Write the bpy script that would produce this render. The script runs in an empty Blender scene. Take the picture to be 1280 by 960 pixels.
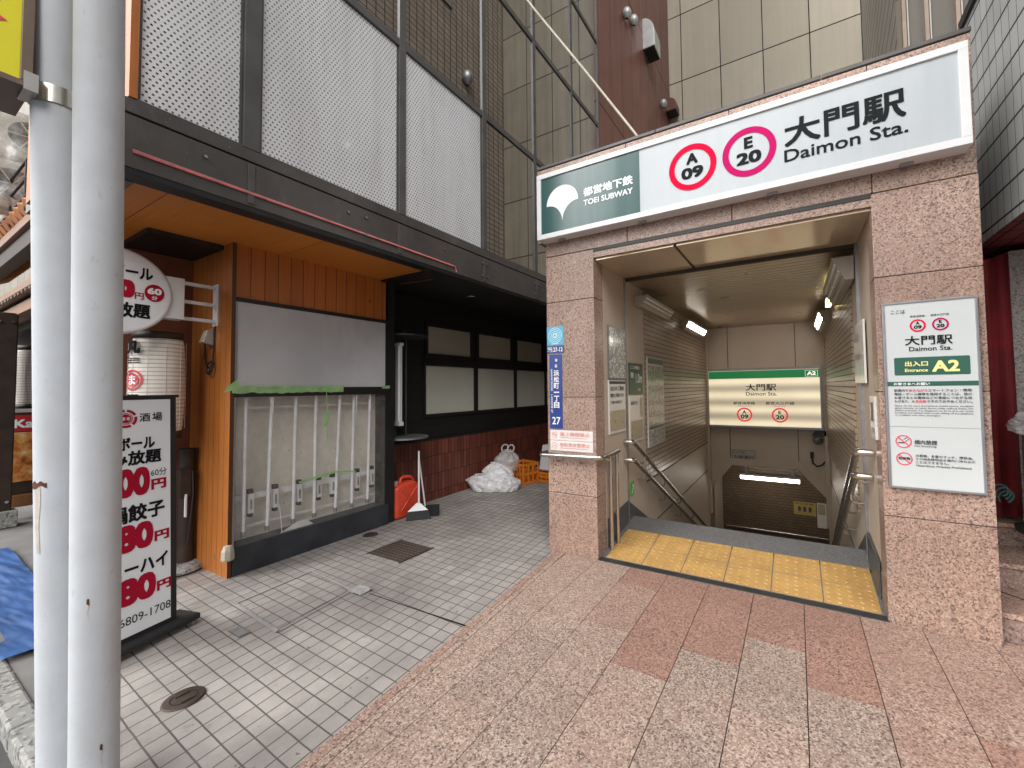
import bpy, math, random
from mathutils import Vector, Matrix, noise
random.seed(7)
sc = bpy.context.scene
R = math.radians

# ---------------------------------------------------------------- camera
cam_d = bpy.data.cameras.new("camera")
cam = bpy.data.objects.new("camera", cam_d)
sc.collection.objects.link(cam)
cam_d.sensor_width = 36.0
cam_d.sensor_fit = 'HORIZONTAL'
cam_d.lens = 510.556 / 1280 * 36.0
cam_d.shift_x = (640 - 708.07) / 1280
cam_d.shift_y = (465.17 - 480) / 1280
cam_d.clip_start = 0.05
cam_d.clip_end = 2000
_y, _p, _r = -0.511762131, 0.0385644367, -0.0136944358
_f = Vector((math.sin(_y) * math.cos(_p), math.cos(_y) * math.cos(_p), math.sin(_p)))
_rt = Vector((math.cos(_y), -math.sin(_y), 0))
_up = _rt.cross(_f)
_r2 = math.cos(_r) * _rt + math.sin(_r) * _up
_u2 = -math.sin(_r) * _rt + math.cos(_r) * _up
cam.matrix_world = Matrix(((_r2.x, _u2.x, -_f.x, 0), (_r2.y, _u2.y, -_f.y, 0), (_r2.z, _u2.z, -_f.z, 1.4), (0, 0, 0, 1)))
sc.camera = cam

# ---------------------------------------------------------------- world, sun, exposure
w = bpy.data.worlds.new("World")
sc.world = w
w.use_nodes = True
wn = w.node_tree.nodes
bg = wn["Background"]
sky = wn.new("ShaderNodeTexSky")
sky.sky_type = 'NISHITA'
sky.sun_disc = False
sky.sun_elevation = R(38)
sky.sun_rotation = R(218)
sky.air_density = 1.0
sky.dust_density = 6.0
sky.ozone_density = 1.0
hs = wn.new("ShaderNodeHueSaturation")
hs.inputs['Saturation'].default_value = 0.14
w.node_tree.links.new(sky.outputs[0], hs.inputs['Color'])
w.node_tree.links.new(hs.outputs[0], bg.inputs[0])
bg.inputs[1].default_value = 0.15
sun_d = bpy.data.lights.new("sun", 'SUN')
sun_d.energy = 1.3
sun_d.angle = R(30)
sun_d.color = (1.0, 0.97, 0.93)
sun = bpy.data.objects.new("sun", sun_d)
sc.collection.objects.link(sun)
sun.rotation_euler = (R(52), 0, R(38))
sc.view_settings.view_transform = 'Standard'
sc.view_settings.look = 'None'
sc.view_settings.gamma = 1.0
sc.view_settings.use_curve_mapping = False
sc.view_settings.exposure = 0.62
sc.cycles.use_denoising = True
sc.cycles.max_bounces = 10
sc.cycles.diffuse_bounces = 6
sc.cycles.transparent_max_bounces = 24
sc.cycles.sample_clamp_indirect = 6.0

# ---------------------------------------------------------------- node helpers
class NT:
    def __init__(s, name):
        s.m = bpy.data.materials.new(name)
        s.m.use_nodes = True
        s.t = s.m.node_tree
        s.b = s.t.nodes["Principled BSDF"]
        s.out = s.t.nodes["Material Output"]
        s._pos = None
    def new(s, k):
        return s.t.nodes.new(k)
    def put(s, sock, v):
        if v is None:
            return
        if isinstance(v, bpy.types.NodeSocket):
            s.t.links.new(v, sock)
        else:
            if sock.type == 'RGBA' and len(v) == 3:
                v = (*v, 1)
            sock.default_value = v
    def math(s, op, a, b=None, c=None):
        n = s.new("ShaderNodeMath"); n.operation = op
        s.put(n.inputs[0], a); s.put(n.inputs[1], b)
        if c is not None: s.put(n.inputs[2], c)
        return n.outputs[0]
    def mix(s, f, a, b, mode='MIX'):
        n = s.new("ShaderNodeMix"); n.data_type = 'RGBA'; n.blend_type = mode
        s.put(n.inputs[0], f); s.put(n.inputs[6], a); s.put(n.inputs[7], b)
        return n.outputs[2]
    def pos(s):
        if s._pos is None:
            g = s.new("ShaderNodeNewGeometry")
            x = s.new("ShaderNodeSeparateXYZ")
            s.t.links.new(g.outputs['Position'], x.inputs[0])
            s._pos = (g.outputs['Position'], x.outputs[0], x.outputs[1], x.outputs[2])
        return s._pos
    def noise(s, scale, detail=3, rough=0.55, vec=None, stretch=None):
        n = s.new("ShaderNodeTexNoise")
        v = vec if vec is not None else s.pos()[0]
        if stretch:
            mp = s.new("ShaderNodeVectorMath"); mp.operation = 'MULTIPLY'
            s.put(mp.inputs[0], v); mp.inputs[1].default_value = stretch
            v = mp.outputs[0]
        s.put(n.inputs['Vector'], v)
        n.inputs['Scale'].default_value = scale
        n.inputs['Detail'].default_value = detail
        n.inputs['Roughness'].default_value = rough
        return n.outputs[0]
    def ramp(s, f, stops, interp='LINEAR'):
        n = s.new("ShaderNodeValToRGB")
        n.color_ramp.interpolation = interp
        e = n.color_ramp.elements
        while len(e) < len(stops): e.new(0.5)
        for el, (p, c) in zip(e, stops):
            el.position = p
            el.color = (c, c, c, 1) if isinstance(c, (int, float)) else (*c, 1)
        s.put(n.inputs[0], f)
        return n.outputs[0]
    def bump(s, h, dist=0.002, strength=1.0):
        n = s.new("ShaderNodeBump")
        n.inputs['Distance'].default_value = dist
        n.inputs['Strength'].default_value = strength
        s.put(n.inputs['Height'], h)
        s.t.links.new(n.outputs[0], s.b.inputs['Normal'])
    def fin(s, col, rough=0.6, metal=0.0, spec=0.5, **kw):
        s.put(s.b.inputs['Base Color'], col)
        s.put(s.b.inputs['Roughness'], rough)
        s.put(s.b.inputs['Metallic'], metal)
        s.put(s.b.inputs['Specular IOR Level'], spec)
        for k, v in kw.items():
            s.put(s.b.inputs[k.replace('_', ' ')], v)
        return s.m

def plain(name, col, rough=0.6, metal=0.0, spec=0.5, vary=0.12, scale=6.0, bump=0.0, **kw):
    n = NT(name)
    f = n.noise(scale, 5)
    c = n.mix(n.ramp(f, [(0.3, 0.0), (0.7, 1.0)]), tuple(x * (1 - vary) for x in col), tuple(min(1, x * (1 + vary)) for x in col))
    r = n.math('MULTIPLY_ADD', f, 0.15, rough - 0.075) if rough > 0.1 else rough
    if bump: n.bump(n.noise(scale * 20, 3), bump)
    return n.fin(c, r, metal, spec, **kw)

def emis(name, col, strength, base=(0.8, 0.8, 0.8)):
    n = NT(name)
    f = n.noise(3.0, 1)
    return n.fin(n.mix(f, base, tuple(b * .96 for b in base)), 0.3, Emission_Color=col, Emission_Strength=strength)

def granite(name, light, mid, dark, scale=95.0, rough=0.35, tint=0.0, darkamt=0.16, dirt=0.25, streak=0.0, blush=(.36, .19, .15)):
    n = NT(name)
    v = n.new("ShaderNodeTexVoronoi"); v.inputs['Scale'].default_value = scale
    dis = n.new("ShaderNodeVectorMath"); dis.operation = 'MULTIPLY_ADD'
    nz = n.new("ShaderNodeTexNoise"); nz.inputs['Scale'].default_value = scale * 1.5
    n.put(nz.inputs['Vector'], n.pos()[0])
    n.put(dis.inputs[0], nz.outputs['Color']); dis.inputs[1].default_value = (0.9 / scale,) * 3
    n.put(dis.inputs[2], n.pos()[0])
    n.put(v.inputs['Vector'], dis.outputs[0])
    sep = n.new("ShaderNodeSeparateColor"); n.t.links.new(v.outputs['Color'], sep.inputs[0])
    c = n.ramp(sep.outputs[0], [(0, dark), (darkamt, mid), (darkamt + .36, light), (darkamt + .62, mid)], 'CONSTANT')
    c2 = n.mix(n.ramp(n.noise(scale * 2.2, 2), [(0.45, 0.0), (0.65, 0.4)]), c, mid)
    if tint:
        c2 = n.mix(n.ramp(n.noise(2.1, 5, 0.6), [(0.42, 0.0), (0.68, tint)]), c2, n.mix(0.5, c2, blush))
        c2 = n.mix(n.ramp(n.noise(30, 1, 0.5), [(0.755, 0.0), (0.775, 0.75)]), c2, tuple(x * .7 for x in dark))
    big = n.noise(1.7, 5)
    c3 = n.mix(n.ramp(big, [(0.35, 0.0), (0.75, dirt)]), c2, tuple(x * .55 for x in mid))
    if streak:
        c3 = n.mix(n.ramp(n.noise(5.0, 5, 0.65, stretch=(2, 2, .12)), [(0.46, 0.0), (0.74, streak)]), c3, tuple(x * .5 for x in mid))
    n.bump(sep.outputs[1], 0.0006, 0.4)
    return n.fin(c3, n.math('MULTIPLY_ADD', big, 0.2, rough - .1), 0, 0.5)

def cells(name, ca, cb, U, V, pu, pv, wu, wv, ju, jv, rough=0.5, brick=False, shear=None, offs=(0, 0), dirt=0.3, dirtcol=None,
          bump=0.0015, spec=0.5, metal=0.0, streak=0.0, wob=0.0, spots=False):
    """rectangular tiles / boards / panels on a plane; U, V pick world axes"""
    n = NT(name)
    P = n.pos()
    u, v = P[1 + U], P[1 + V]
    if wob:
        u = n.math('MULTIPLY_ADD', n.math('SUBTRACT', n.noise(9, 2), 0.5), wob, u); v = n.math('MULTIPLY_ADD', n.math('SUBTRACT', n.noise(11, 2), 0.5), wob, v)
    if shear:
        u, v = n.math('MULTIPLY_ADD', v, shear[0], u), n.math('MULTIPLY_ADD', u, shear[1], v)
    u = n.math('MULTIPLY_ADD', u, 1 / pu, offs[0]); v = n.math('MULTIPLY_ADD', v, 1 / pv, offs[1])
    fv = n.math('FLOOR', v)
    if brick:
        u = n.math('MULTIPLY_ADD', n.math('FLOORED_MODULO', fv, 2.0), 0.5, u)
    fu = n.math('FLOOR', u)
    du = n.math('ABSOLUTE', n.math('SUBTRACT', n.math('FRACT', u), 0.5))
    dv = n.math('ABSOLUTE', n.math('SUBTRACT', n.math('FRACT', v), 0.5))
    mu = n.math('GREATER_THAN', du, 0.5 - wu / pu / 2)
    mv = n.math('GREATER_THAN', dv, 0.5 - wv / pv / 2)
    cx = n.new("ShaderNodeCombineXYZ"); n.put(cx.inputs[0], fu); n.put(cx.inputs[1], fv)
    wnz = n.new("ShaderNodeTexWhiteNoise"); wnz.noise_dimensions = '2D'; n.t.links.new(cx.outputs[0], wnz.inputs['Vector'])
    c = n.mix(wnz.outputs['Value'], ca, cb)
    c = n.mix(n.ramp(n.noise(160, 2), [(0.3, 0.0), (0.7, 0.22)]), c, tuple(x * .6 for x in ca))
    big = n.noise(2.3, 6, 0.62)
    c = n.mix(n.ramp(big, [(0.38, 0.0), (0.72, dirt)]), c, dirtcol or tuple(x * .45 for x in ca))
    if streak:
        st = n.noise(5.0, 4, 0.6, stretch=(1.6, 1.6, 0.06))
        c = n.mix(n.ramp(st, [(0.42, 0.0), (0.7, streak)]), c, tuple(x * .4 for x in ca))
    if spots:
        c = n.mix(n.ramp(n.noise(0.9, 7, 0.7), [(0.46, 0.0), (0.64, 0.6)]), c, tuple(x * .45 for x in ca))
        c = n.mix(n.ramp(n.noise(5.5, 4, 0.75), [(0.60, 0.0), (0.70, 0.5)]), c, tuple(x * .4 for x in ca))
        c = n.mix(n.ramp(n.noise(28, 2, 0.5), [(0.73, 0.0), (0.76, 0.8)]), c, tuple(x * .25 for x in ca))
        jv = n.mix(n.noise(3.0, 4), tuple(x * .35 for x in jv), tuple(min(1, x * 1.7) for x in jv)); ju = jv
    c = n.mix(mu, c, ju); c = n.mix(mv, c, jv)
    m = n.math('MAXIMUM', mu, mv)
    if bump: n.bump(n.math('SUBTRACT', n.math('MULTIPLY', n.noise(90, 2), 0.15), m), bump, 0.7)
    return n.fin(c, n.math('MULTIPLY_ADD', m, 0.3, rough), metal, spec)

def wood(name, ca, cb, U, pu, rough=0.45, streakaxis=2, joint=(0.08, 0.025, 0.006)):
    n = NT(name)
    P = n.pos()
    u = n.math('MULTIPLY', P[1 + U], 1 / pu)
    fu = n.math('FLOOR', u)
    wz = n.new("ShaderNodeTexWhiteNoise"); wz.noise_dimensions = '1D'; n.put(wz.inputs['W'], fu)
    st = [7.0, 7.0, 7.0]; st[streakaxis] = 0.35
    off = n.new("ShaderNodeVectorMath"); off.operation = 'ADD'
    n.put(off.inputs[0], P[0]); n.put(off.inputs[1], wz.outputs['Color'])
    g = n.noise(5.0, 6, 0.65, vec=off.outputs[0], stretch=tuple(st))
    c = n.mix(n.ramp(g, [(0.3, 0.0), (0.7, 1.0)]), ca, cb)
    c = n.mix(n.math('MULTIPLY', wz.outputs['Value'], 0.35), c, tuple(x * .72 for x in ca))
    c = n.mix(n.ramp(n.noise(1.1, 5), [(0.4, 0.0), (0.8, 0.45)]), c, tuple(x * .5 for x in ca))
    kv = n.new("ShaderNodeTexVoronoi"); kv.inputs['Scale'].default_value = 3.2
    kp = n.new("ShaderNodeVectorMath"); kp.operation = 'MULTIPLY'; n.put(kp.inputs[0], off.outputs[0])
    kk = [1.7, 1.7, 1.7]; kk[streakaxis] = 0.8; kp.inputs[1].default_value = kk
    n.put(kv.inputs['Vector'], kp.outputs[0])
    c = n.mix(n.ramp(kv.outputs['Distance'], [(0.03, 0.75), (0.075, 0.0)]), c, tuple(x * .3 for x in ca))
    m = n.math('GREATER_THAN', n.math('ABSOLUTE', n.math('SUBTRACT', n.math('FRACT', u), 0.5)), 0.5 - 0.0025 / pu)
    c = n.mix(m, c, joint)
    n.bump(n.math('SUBTRACT', n.math('MULTIPLY', g, 0.3), m), 0.002, 0.7)
    return n.fin(c, rough)

M = {}
M['white'] = plain('white_enamel', (0.70, 0.71, 0.72), 0.3, vary=0.04)
M['signwhite'] = None
def _signwhite():
    n = NT('sign_face_acrylic')
    st = n.noise(6.0, 4, 0.6, stretch=(1.8, 1.8, 0.12))
    c = n.mix(n.ramp(st, [(0.45, 0.0), (0.75, 0.5)]), (0.46, 0.495, 0.52), (0.385, 0.42, 0.445))
    c = n.mix(n.ramp(n.noise(2.0, 3), [(0.4, 0.0), (0.7, 0.3)]), c, (0.50, 0.525, 0.54))
    return n.fin(c, 0.22)
M['signwhite'] = _signwhite()
def _signgreen():
    n = NT('sign_green_acrylic')
    st = n.noise(6.0, 4, 0.6, stretch=(2.5, 2.5, 0.1))
    c = n.mix(n.ramp(st, [(0.45, 0.0), (0.75, 0.5)]), (0.022, 0.085, 0.082), (0.05, 0.13, 0.13))
    return n.fin(c, 0.16)
M['signgreen'] = _signgreen()
M['ink'] = plain('dark_grey_ink', (0.016, 0.018, 0.02), 0.7, spec=0.08, vary=0.05)
M['black_ink'] = plain('black_ink', (0.012, 0.012, 0.014), 0.7, spec=0.08, vary=0.05)
M['letter_white'] = plain('white_lettering', (0.85, 0.87, 0.88), 0.35, vary=0.02)
M['ring_red'] = plain('rose_red_ring', (0.72, 0.004, 0.045), 0.7, spec=0.08, vary=0.03)
M['ring_magenta'] = plain('magenta_ring', (0.48, 0.008, 0.12), 0.7, spec=0.08, vary=0.03)
M['boardwhite'] = plain('notice_board_white', (0.57, 0.605, 0.605), 0.3, vary=0.03, scale=2)
M['boardgreen'] = plain('notice_board_green', (0.03, 0.115, 0.085), 0.3, vary=0.03)
M['pale_yellow'] = plain('pale_yellow_lettering', (0.88, 0.82, 0.32), 0.4, vary=0.02)
M['pinkred'] = plain('pink_red_lettering', (0.75, 0.08, 0.13), 0.7, spec=0.08, vary=0.02)
M['grey_line'] = plain('grey_ink', (0.35, 0.37, 0.38), 0.4, vary=0.02)
M['small_ink'] = plain('fine_print_ink', (0.09, 0.095, 0.10), 0.7, spec=0.08, vary=0.02)
M['steel'] = plain('brushed_stainless', (0.56, 0.53, 0.49), 0.24, 0.95, vary=0.06, scale=20)
M['steel_dull'] = plain('dull_grey_metal', (0.33, 0.33, 0.34), 0.45, 0.8, vary=0.1, scale=12)
M['dark_steel'] = plain('dark_bronze_steel', (0.060, 0.055, 0.053), 0.42, 0.0, vary=0.3, scale=3)
def _weathered():
    n = NT('weathered_bronze_fascia')
    f = n.noise(2.2, 6, 0.65); g_ = n.noise(4.0, 5, 0.7, stretch=(1, 1.2, .5)); h = n.noise(55, 2)
    c = n.mix(n.ramp(f, [(0.35, 0.0), (0.7, 1.0)]), (0.062, 0.055, 0.052), (0.100, 0.090, 0.085))
    c = n.mix(n.ramp(g_, [(0.56, 0.0), (0.74, 0.5)]), c, (0.15, 0.14, 0.135))
    c = n.mix(n.ramp(h, [(0.735, 0.0), (0.76, 0.7)]), c, (0.3, 0.29, 0.28))
    return n.fin(c, n.math('MULTIPLY_ADD', f, 0.25, 0.3))
M['dark_steel'] = _weathered()
M['frame_steel'] = plain('grey_bronze_frame', (0.085, 0.083, 0.083), 0.45, 0.0, vary=0.25, scale=4)
M['black_paint'] = plain('black_paint', (0.011, 0.011, 0.012), 0.5, vary=0.3, scale=4)
M['charcoal'] = plain('charcoal_painted_metal', (0.030, 0.034, 0.042), 0.5, vary=0.4, scale=5, bump=0.0005)
M['pinktape'] = plain('pink_led_strip', (0.72, 0.20, 0.22), 0.4, vary=0.3, scale=14)
M['granite_pillar'] = granite('pink_granite_polished', (0.53, 0.39, 0.32), (0.37, 0.252, 0.20), (0.10, 0.07, 0.06), 135, 0.3, darkamt=.19, dirt=.4, tint=.5, streak=.4)
M['granite_pillar_dull'] = granite('pink_granite_dull', (0.49, 0.355, 0.285), (0.335, 0.222, 0.172), (0.10, 0.07, 0.06), 135, 0.3, darkamt=.19, dirt=.4, tint=.5, streak=.4)
M['granite_a'] = granite('paving_granite_beige', (0.62, 0.49, 0.41), (0.37, 0.268, 0.216), (0.085, 0.066, 0.058), 150, 0.6, tint=.38, darkamt=.16, dirt=.35)
M['granite_b'] = granite('paving_granite_grey', (0.57, 0.455, 0.385), (0.335, 0.25, 0.204), (0.08, 0.062, 0.055), 155, 0.6, tint=.45, darkamt=.18, dirt=.4)
M['granite_c'] = granite('paving_granite_pink', (0.56, 0.41, 0.335), (0.34, 0.225, 0.178), (0.095, 0.062, 0.052), 150, 0.6, tint=.7, darkamt=.15, dirt=.35)
M['granite_red'] = granite('paving_granite_red', (0.50, 0.315, 0.25), (0.32, 0.185, 0.145), (0.09, 0.052, 0.043), 150, 0.55, tint=.7, darkamt=.15, dirt=.35)
M['granite_kerb'] = granite('kerb_granite', (0.36, 0.36, 0.34), (0.25, 0.25, 0.235), (0.10, 0.10, 0.095), 60, 0.75)
M['granite_grey'] = granite('grey_granite', (0.42, 0.41, 0.39), (0.31, 0.30, 0.285), (0.15, 0.14, 0.13), 110, 0.45)
M['granite_step'] = granite('step_granite', (0.34, 0.25, 0.21), (0.24, 0.165, 0.135), (0.09, 0.06, 0.05), 85, 0.55)
M['joint'] = plain('paving_joint_mortar', (0.10, 0.085, 0.075), 0.9, vary=0.3, scale=9)
M['asphalt'] = plain('asphalt', (0.055, 0.055, 0.056), 0.9, vary=0.3, scale=3, bump=0.002)
M['old_asphalt'] = plain('worn_concrete_asphalt', (0.17, 0.165, 0.16), 0.9, vary=0.25, scale=2.4, bump=0.001)
M['tilepave'] = cells('grey_paving_tile', (0.375, 0.345, 0.322), (0.455, 0.42, 0.395), 0, 1, 0.0915, 0.082, 0.0065, 0.0065,
                      (0.115, 0.108, 0.10), (0.105, 0.098, 0.09), 0.75, shear=(0.09, 0.026), offs=(0.59, 0.07), dirt=0.5, bump=0.0016, spots=True, wob=0.004)
M['wood_front'] = wood('orange_stained_boards_front', (0.40, 0.125, 0.022), (0.52, 0.185, 0.038), 0, 0.09)
M['wood_side'] = wood('orange_stained_boards_side', (0.46, 0.138, 0.022), (0.57, 0.19, 0.038), 1, 0.10)
M['wood_soffit'] = wood('orange_soffit_plywood', (0.60, 0.205, 0.03), (0.70, 0.265, 0.048), 1, 0.91, streakaxis=0)
M['wood_dark'] = plain('dark_timber', (0.028, 0.016, 0.010), 0.6, vary=0.4, scale=8)
M['wood_beam'] = wood('brown_timber_beam', (0.22, 0.09, 0.03), (0.33, 0.15, 0.06), 2, 0.5, streakaxis=0)
M['blackboards'] = cells('black_cladding', (0.010, 0.010, 0.011), (0.013, 0.013, 0.014), 1, 2, 5.0, 0.115, 0.002, 0.006,
                         (0.004, 0.004, 0.004), (0.004, 0.004, 0.004), 0.45, dirt=.2)
M['redbrick'] = cells('red_brown_tile', (0.12, 0.028, 0.018), (0.22, 0.062, 0.038), 1, 2, 0.058, 0.227, 0.006, 0.006,
                      (0.022, 0.008, 0.006), (0.016, 0.007, 0.005), 0.5, dirt=.4, offs=(0, 0.55))
M['browntile'] = cells('brown_mosaic_tile', (0.23, 0.185, 0.145), (0.28, 0.23, 0.18), 1, 2, 0.155, 0.105, 0.016, 0.014,
                       (0.035, 0.026, 0.02), (0.03, 0.022, 0.017), 0.5, dirt=.35, streak=.3)
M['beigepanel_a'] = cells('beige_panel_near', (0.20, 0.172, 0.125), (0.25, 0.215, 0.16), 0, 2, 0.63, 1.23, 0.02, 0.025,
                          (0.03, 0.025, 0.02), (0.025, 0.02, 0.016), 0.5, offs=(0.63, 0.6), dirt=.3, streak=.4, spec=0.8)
M['beigepanel_b'] = cells('beige_panel_tower', (0.60, 0.54, 0.42), (0.78, 0.71, 0.575), 0, 2, 1.085, 2.03, 0.026, 0.032,  # wide tone spread between panels stands in for varying sheen
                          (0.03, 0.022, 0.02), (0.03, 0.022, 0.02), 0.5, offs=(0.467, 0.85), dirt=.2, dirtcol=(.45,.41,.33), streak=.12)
M['redwall'] = cells('red_brown_ribbed_metal', (0.22, 0.09, 0.072), (0.26, 0.11, 0.09), 1, 2, 0.62, 3.4, 0.012, 0.03,
                     (0.05, 0.018, 0.014), (0.03, 0.012, 0.01), 0.45, offs=(0, 0.02), dirt=.4, streak=.5)
M['greytile'] = cells('grey_wall_tile', (0.43, 0.45, 0.45), (0.50, 0.52, 0.52), 1, 2, 0.095, 0.171, 0.006, 0.014,
                      (0.10, 0.105, 0.10), (0.018, 0.016, 0.018), 0.4, offs=(0.3, 0.85), dirt=.25)
M['greystrip'] = cells('grey_strip_cladding', (0.26, 0.25, 0.225), (0.30, 0.285, 0.26), 1, 2, 3.0, 0.32, 0.02, 0.035,
                       (0.07, 0.06, 0.055), (0.06, 0.05, 0.045), 0.5, dirt=.3)
M['redsoffit'] = cells('dark_red_soffit_tile', (0.16, 0.03, 0.03), (0.20, 0.04, 0.04), 0, 1, 0.10, 0.20, 0.012, 0.012,
                       (0.03, 0.008, 0.008), (0.03, 0.008, 0.008), 0.5)
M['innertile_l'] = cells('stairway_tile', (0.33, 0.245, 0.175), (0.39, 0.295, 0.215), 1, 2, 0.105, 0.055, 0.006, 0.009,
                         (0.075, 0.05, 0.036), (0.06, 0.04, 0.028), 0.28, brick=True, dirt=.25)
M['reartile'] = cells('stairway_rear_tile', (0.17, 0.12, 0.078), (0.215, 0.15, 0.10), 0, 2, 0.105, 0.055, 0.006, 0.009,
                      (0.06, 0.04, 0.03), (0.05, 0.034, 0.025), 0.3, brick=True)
M['panel'] = plain('beige_steel_panel', (0.47, 0.385, 0.305), 0.48, vary=0.06, scale=1.5)
M['panel_seam'] = plain('panel_seam', (0.05, 0.04, 0.03), 0.7)
M['ceil_metal'] = plain('champagne_metal_ceiling', (0.66, 0.54, 0.39), 0.14, 0.35, vary=0.08, scale=1.2)
M['slat'] = plain('champagne_ceiling_slat', (0.42, 0.325, 0.225), 0.3, 0.35, vary=0.1, scale=3)
M['dark_slot'] = plain('dark_slot_trim', (0.035, 0.034, 0.033), 0.5, 0.2, vary=0.2)
M['threshold'] = granite('threshold_stone', (0.20, 0.20, 0.20), (0.15, 0.15, 0.152), (0.08, 0.08, 0.08), 150, 0.5)
M['tactile'] = plain('tactile_yellow', (0.50, 0.295, 0.095), 0.65, vary=0.16, scale=7)
M['tactile_pale'] = plain('tactile_dome_pale', (0.54, 0.345, 0.13), 0.55, vary=0.15, scale=9)  # slightly paler tone, given to domes at random
M['dark_stone'] = plain('dark_skirting_stone', (0.075, 0.078, 0.078), 0.4, vary=0.2)
M['stair'] = plain('stair_stone', (0.16, 0.15, 0.14), 0.7, vary=0.2)
M['tube_on'] = emis('lit_fluorescent', (1.0, 0.93, 0.82), 19.0)
M['tube_low'] = emis('lit_fluorescent_low', (1.0, 0.92, 0.80), 9.0)
M['tube_yellow'] = emis('lit_yellow_lamp', (1.0, 0.80, 0.25), 3.5)
def _lightbox():
    n = NT('backlit_sign_panel')
    z = n.pos()[3]
    band = n.math('MULTIPLY_ADD', n.math('COSINE', n.math('MULTIPLY', z, 2 * math.pi / 0.245)), 0.30, 0.70)
    band = n.math('MULTIPLY', band, n.math('MULTIPLY_ADD', n.noise(1.6, 2), 0.5, 0.75))
    n.put(n.b.inputs['Emission Strength'], n.math('MULTIPLY', band, 0.50))
    return n.fin((0.5, 0.46, 0.38), 0.25, Emission_Color=(1.0, 0.85, 0.58))
M['lightbox'] = _lightbox()
M['litgreen'] = emis('backlit_green', (0.01, 0.22, 0.06), 0.35, (0.01, 0.12, 0.04))
M['litred'] = emis('backlit_red', (0.9, 0.03, 0.05), 0.45, (0.5, 0.02, 0.03))
M['litletter'] = emis('backlit_white', (1, 0.95, 0.85), 0.6)
M['alu_edge'] = plain('pale_aluminium_edge', (0.42, 0.42, 0.41), 0.4, 0.2, vary=0.15, scale=25)
M['frost'] = plain('frosted_window_pane', (0.50, 0.505, 0.44), 0.35, vary=0.08, scale=1.2)
M['frost_u'] = plain('frosted_upper_pane', (0.40, 0.37, 0.295), 0.35, vary=0.08, scale=1.2)
def _stain_or_sheen(name, ca, cb, cs, rough):
    n = NT(name)
    c = n.mix(n.ramp(n.noise(1.3, 3), [(0.3, 0.0), (0.7, 1.0)]), ca, cb)
    c = n.mix(n.ramp(n.noise(3.0, 6, 0.7, stretch=(1, 1.4, .5)), [(0.5, 0.0), (0.72, 0.7)]), c, cs)
    c = n.mix(n.ramp(n.noise(22, 3, 0.6), [(0.66, 0.0), (0.74, 0.6)]), c, tuple(x * .6 for x in cs))
    return n.fin(c, rough)
M['casewhite'] = _stain_or_sheen('blank_case_panel', (0.44, 0.45, 0.47), (0.56, 0.57, 0.59), (0.60, 0.60, 0.61), 0.28)  # paler clouds put soft light and reflection into the panel colour
M['caseboard'] = _stain_or_sheen('case_back_board', (0.72, 0.68, 0.60), (0.80, 0.76, 0.68), (0.54, 0.50, 0.42), 0.6)
M['tube_off'] = plain('unlit_tube', (0.82, 0.83, 0.85), 0.25, vary=0.08, scale=9)
M['green_tape'] = plain('green_masking_tape', (0.30, 0.50, 0.22), 0.6, vary=0.25, scale=12)
M['paper'] = plain('torn_white_paper', (0.68, 0.68, 0.66), 0.8, vary=0.06)
M['lantern'] = cells('white_ribbed_lantern', (0.76, 0.72, 0.66), (0.80, 0.76, 0.70), 0, 2, 5.0, 0.030, 0.0, 0.006,
                     (0.4, 0.37, 0.33), (0.40, 0.36, 0.32), 0.6, dirt=.15, bump=0.003)
M['crimson'] = plain('crimson_print', (0.36, 0.008, 0.03), 0.7, spec=0.08, vary=0.05)
M['stripe_red'] = plain('lantern_red_print', (0.55, 0.04, 0.06), 0.5, vary=0.05)
M['aboardwhite'] = plain('white_board_panel', (0.74, 0.76, 0.79), 0.35, vary=0.02)
M['rubber'] = plain('black_rubber', (0.015, 0.015, 0.016), 0.7)
def _pole(name, col):
    n = NT(name)
    f = n.noise(9, 5)
    st = n.noise(7.0, 5, 0.7, stretch=(3, 3, 0.25))
    c = n.mix(n.ramp(f, [(0.3, 0.0), (0.75, 1.0)]), col, tuple(x * .88 for x in col))
    c = n.mix(n.ramp(st, [(0.55, 0.0), (0.78, 0.35)]), c, (0.42, 0.40, 0.37))
    c = n.mix(n.ramp(n.noise(3.0, 6, 0.7), [(0.5, 0.0), (0.75, 0.45)]), c, (0.46, 0.47, 0.48))
    c = n.mix(n.ramp(n.noise(38, 3, 0.6, stretch=(1, 1, .4)), [(0.66, 0.0), (0.74, 0.6)]), c, (0.36, 0.36, 0.35))
    rust = n.noise(16, 2, 0.4, stretch=(1, 1, 0.55))
    c = n.mix(n.ramp(rust, [(0.795, 0.0), (0.81, 1.0)]), c, (0.10, 0.035, 0.015))
    n.bump(n.noise(70, 2), 0.0006, 0.5)
    return n.fin(c, 0.62, spec=0.2)
M['pole'] = _pole('grey_pole_paint', (0.545, 0.57, 0.605))
M['rust'] = plain('rust', (0.09, 0.03, 0.015), 0.9, vary=0.4, scale=40)
M['ruststain'] = plain('rust_run_stain', (0.50, 0.45, 0.39), 0.6, vary=0.15, scale=30)
M['yellow'] = plain('bright_yellow_panel', (0.88, 0.80, 0.03), 0.35, vary=0.02)
M['signpink'] = plain('hot_pink_print', (0.86, 0.06, 0.12), 0.4, vary=0.02)
M['bronze'] = plain('bronze_sign_frame', (0.20, 0.15, 0.115), 0.45, 0.4, vary=0.12)
M['tarp'] = plain('blue_tarp', (0.022, 0.085, 0.26), 0.5, vary=0.25, scale=5)
M['jerry'] = plain('red_polyethylene', (0.68, 0.07, 0.035), 0.38, vary=0.12, scale=9)
M['redcap'] = plain('faded_cap', (0.42, 0.25, 0.22), 0.5)
M['orange_crate'] = plain('orange_plastic', (0.72, 0.22, 0.02), 0.4, vary=0.1)
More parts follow.
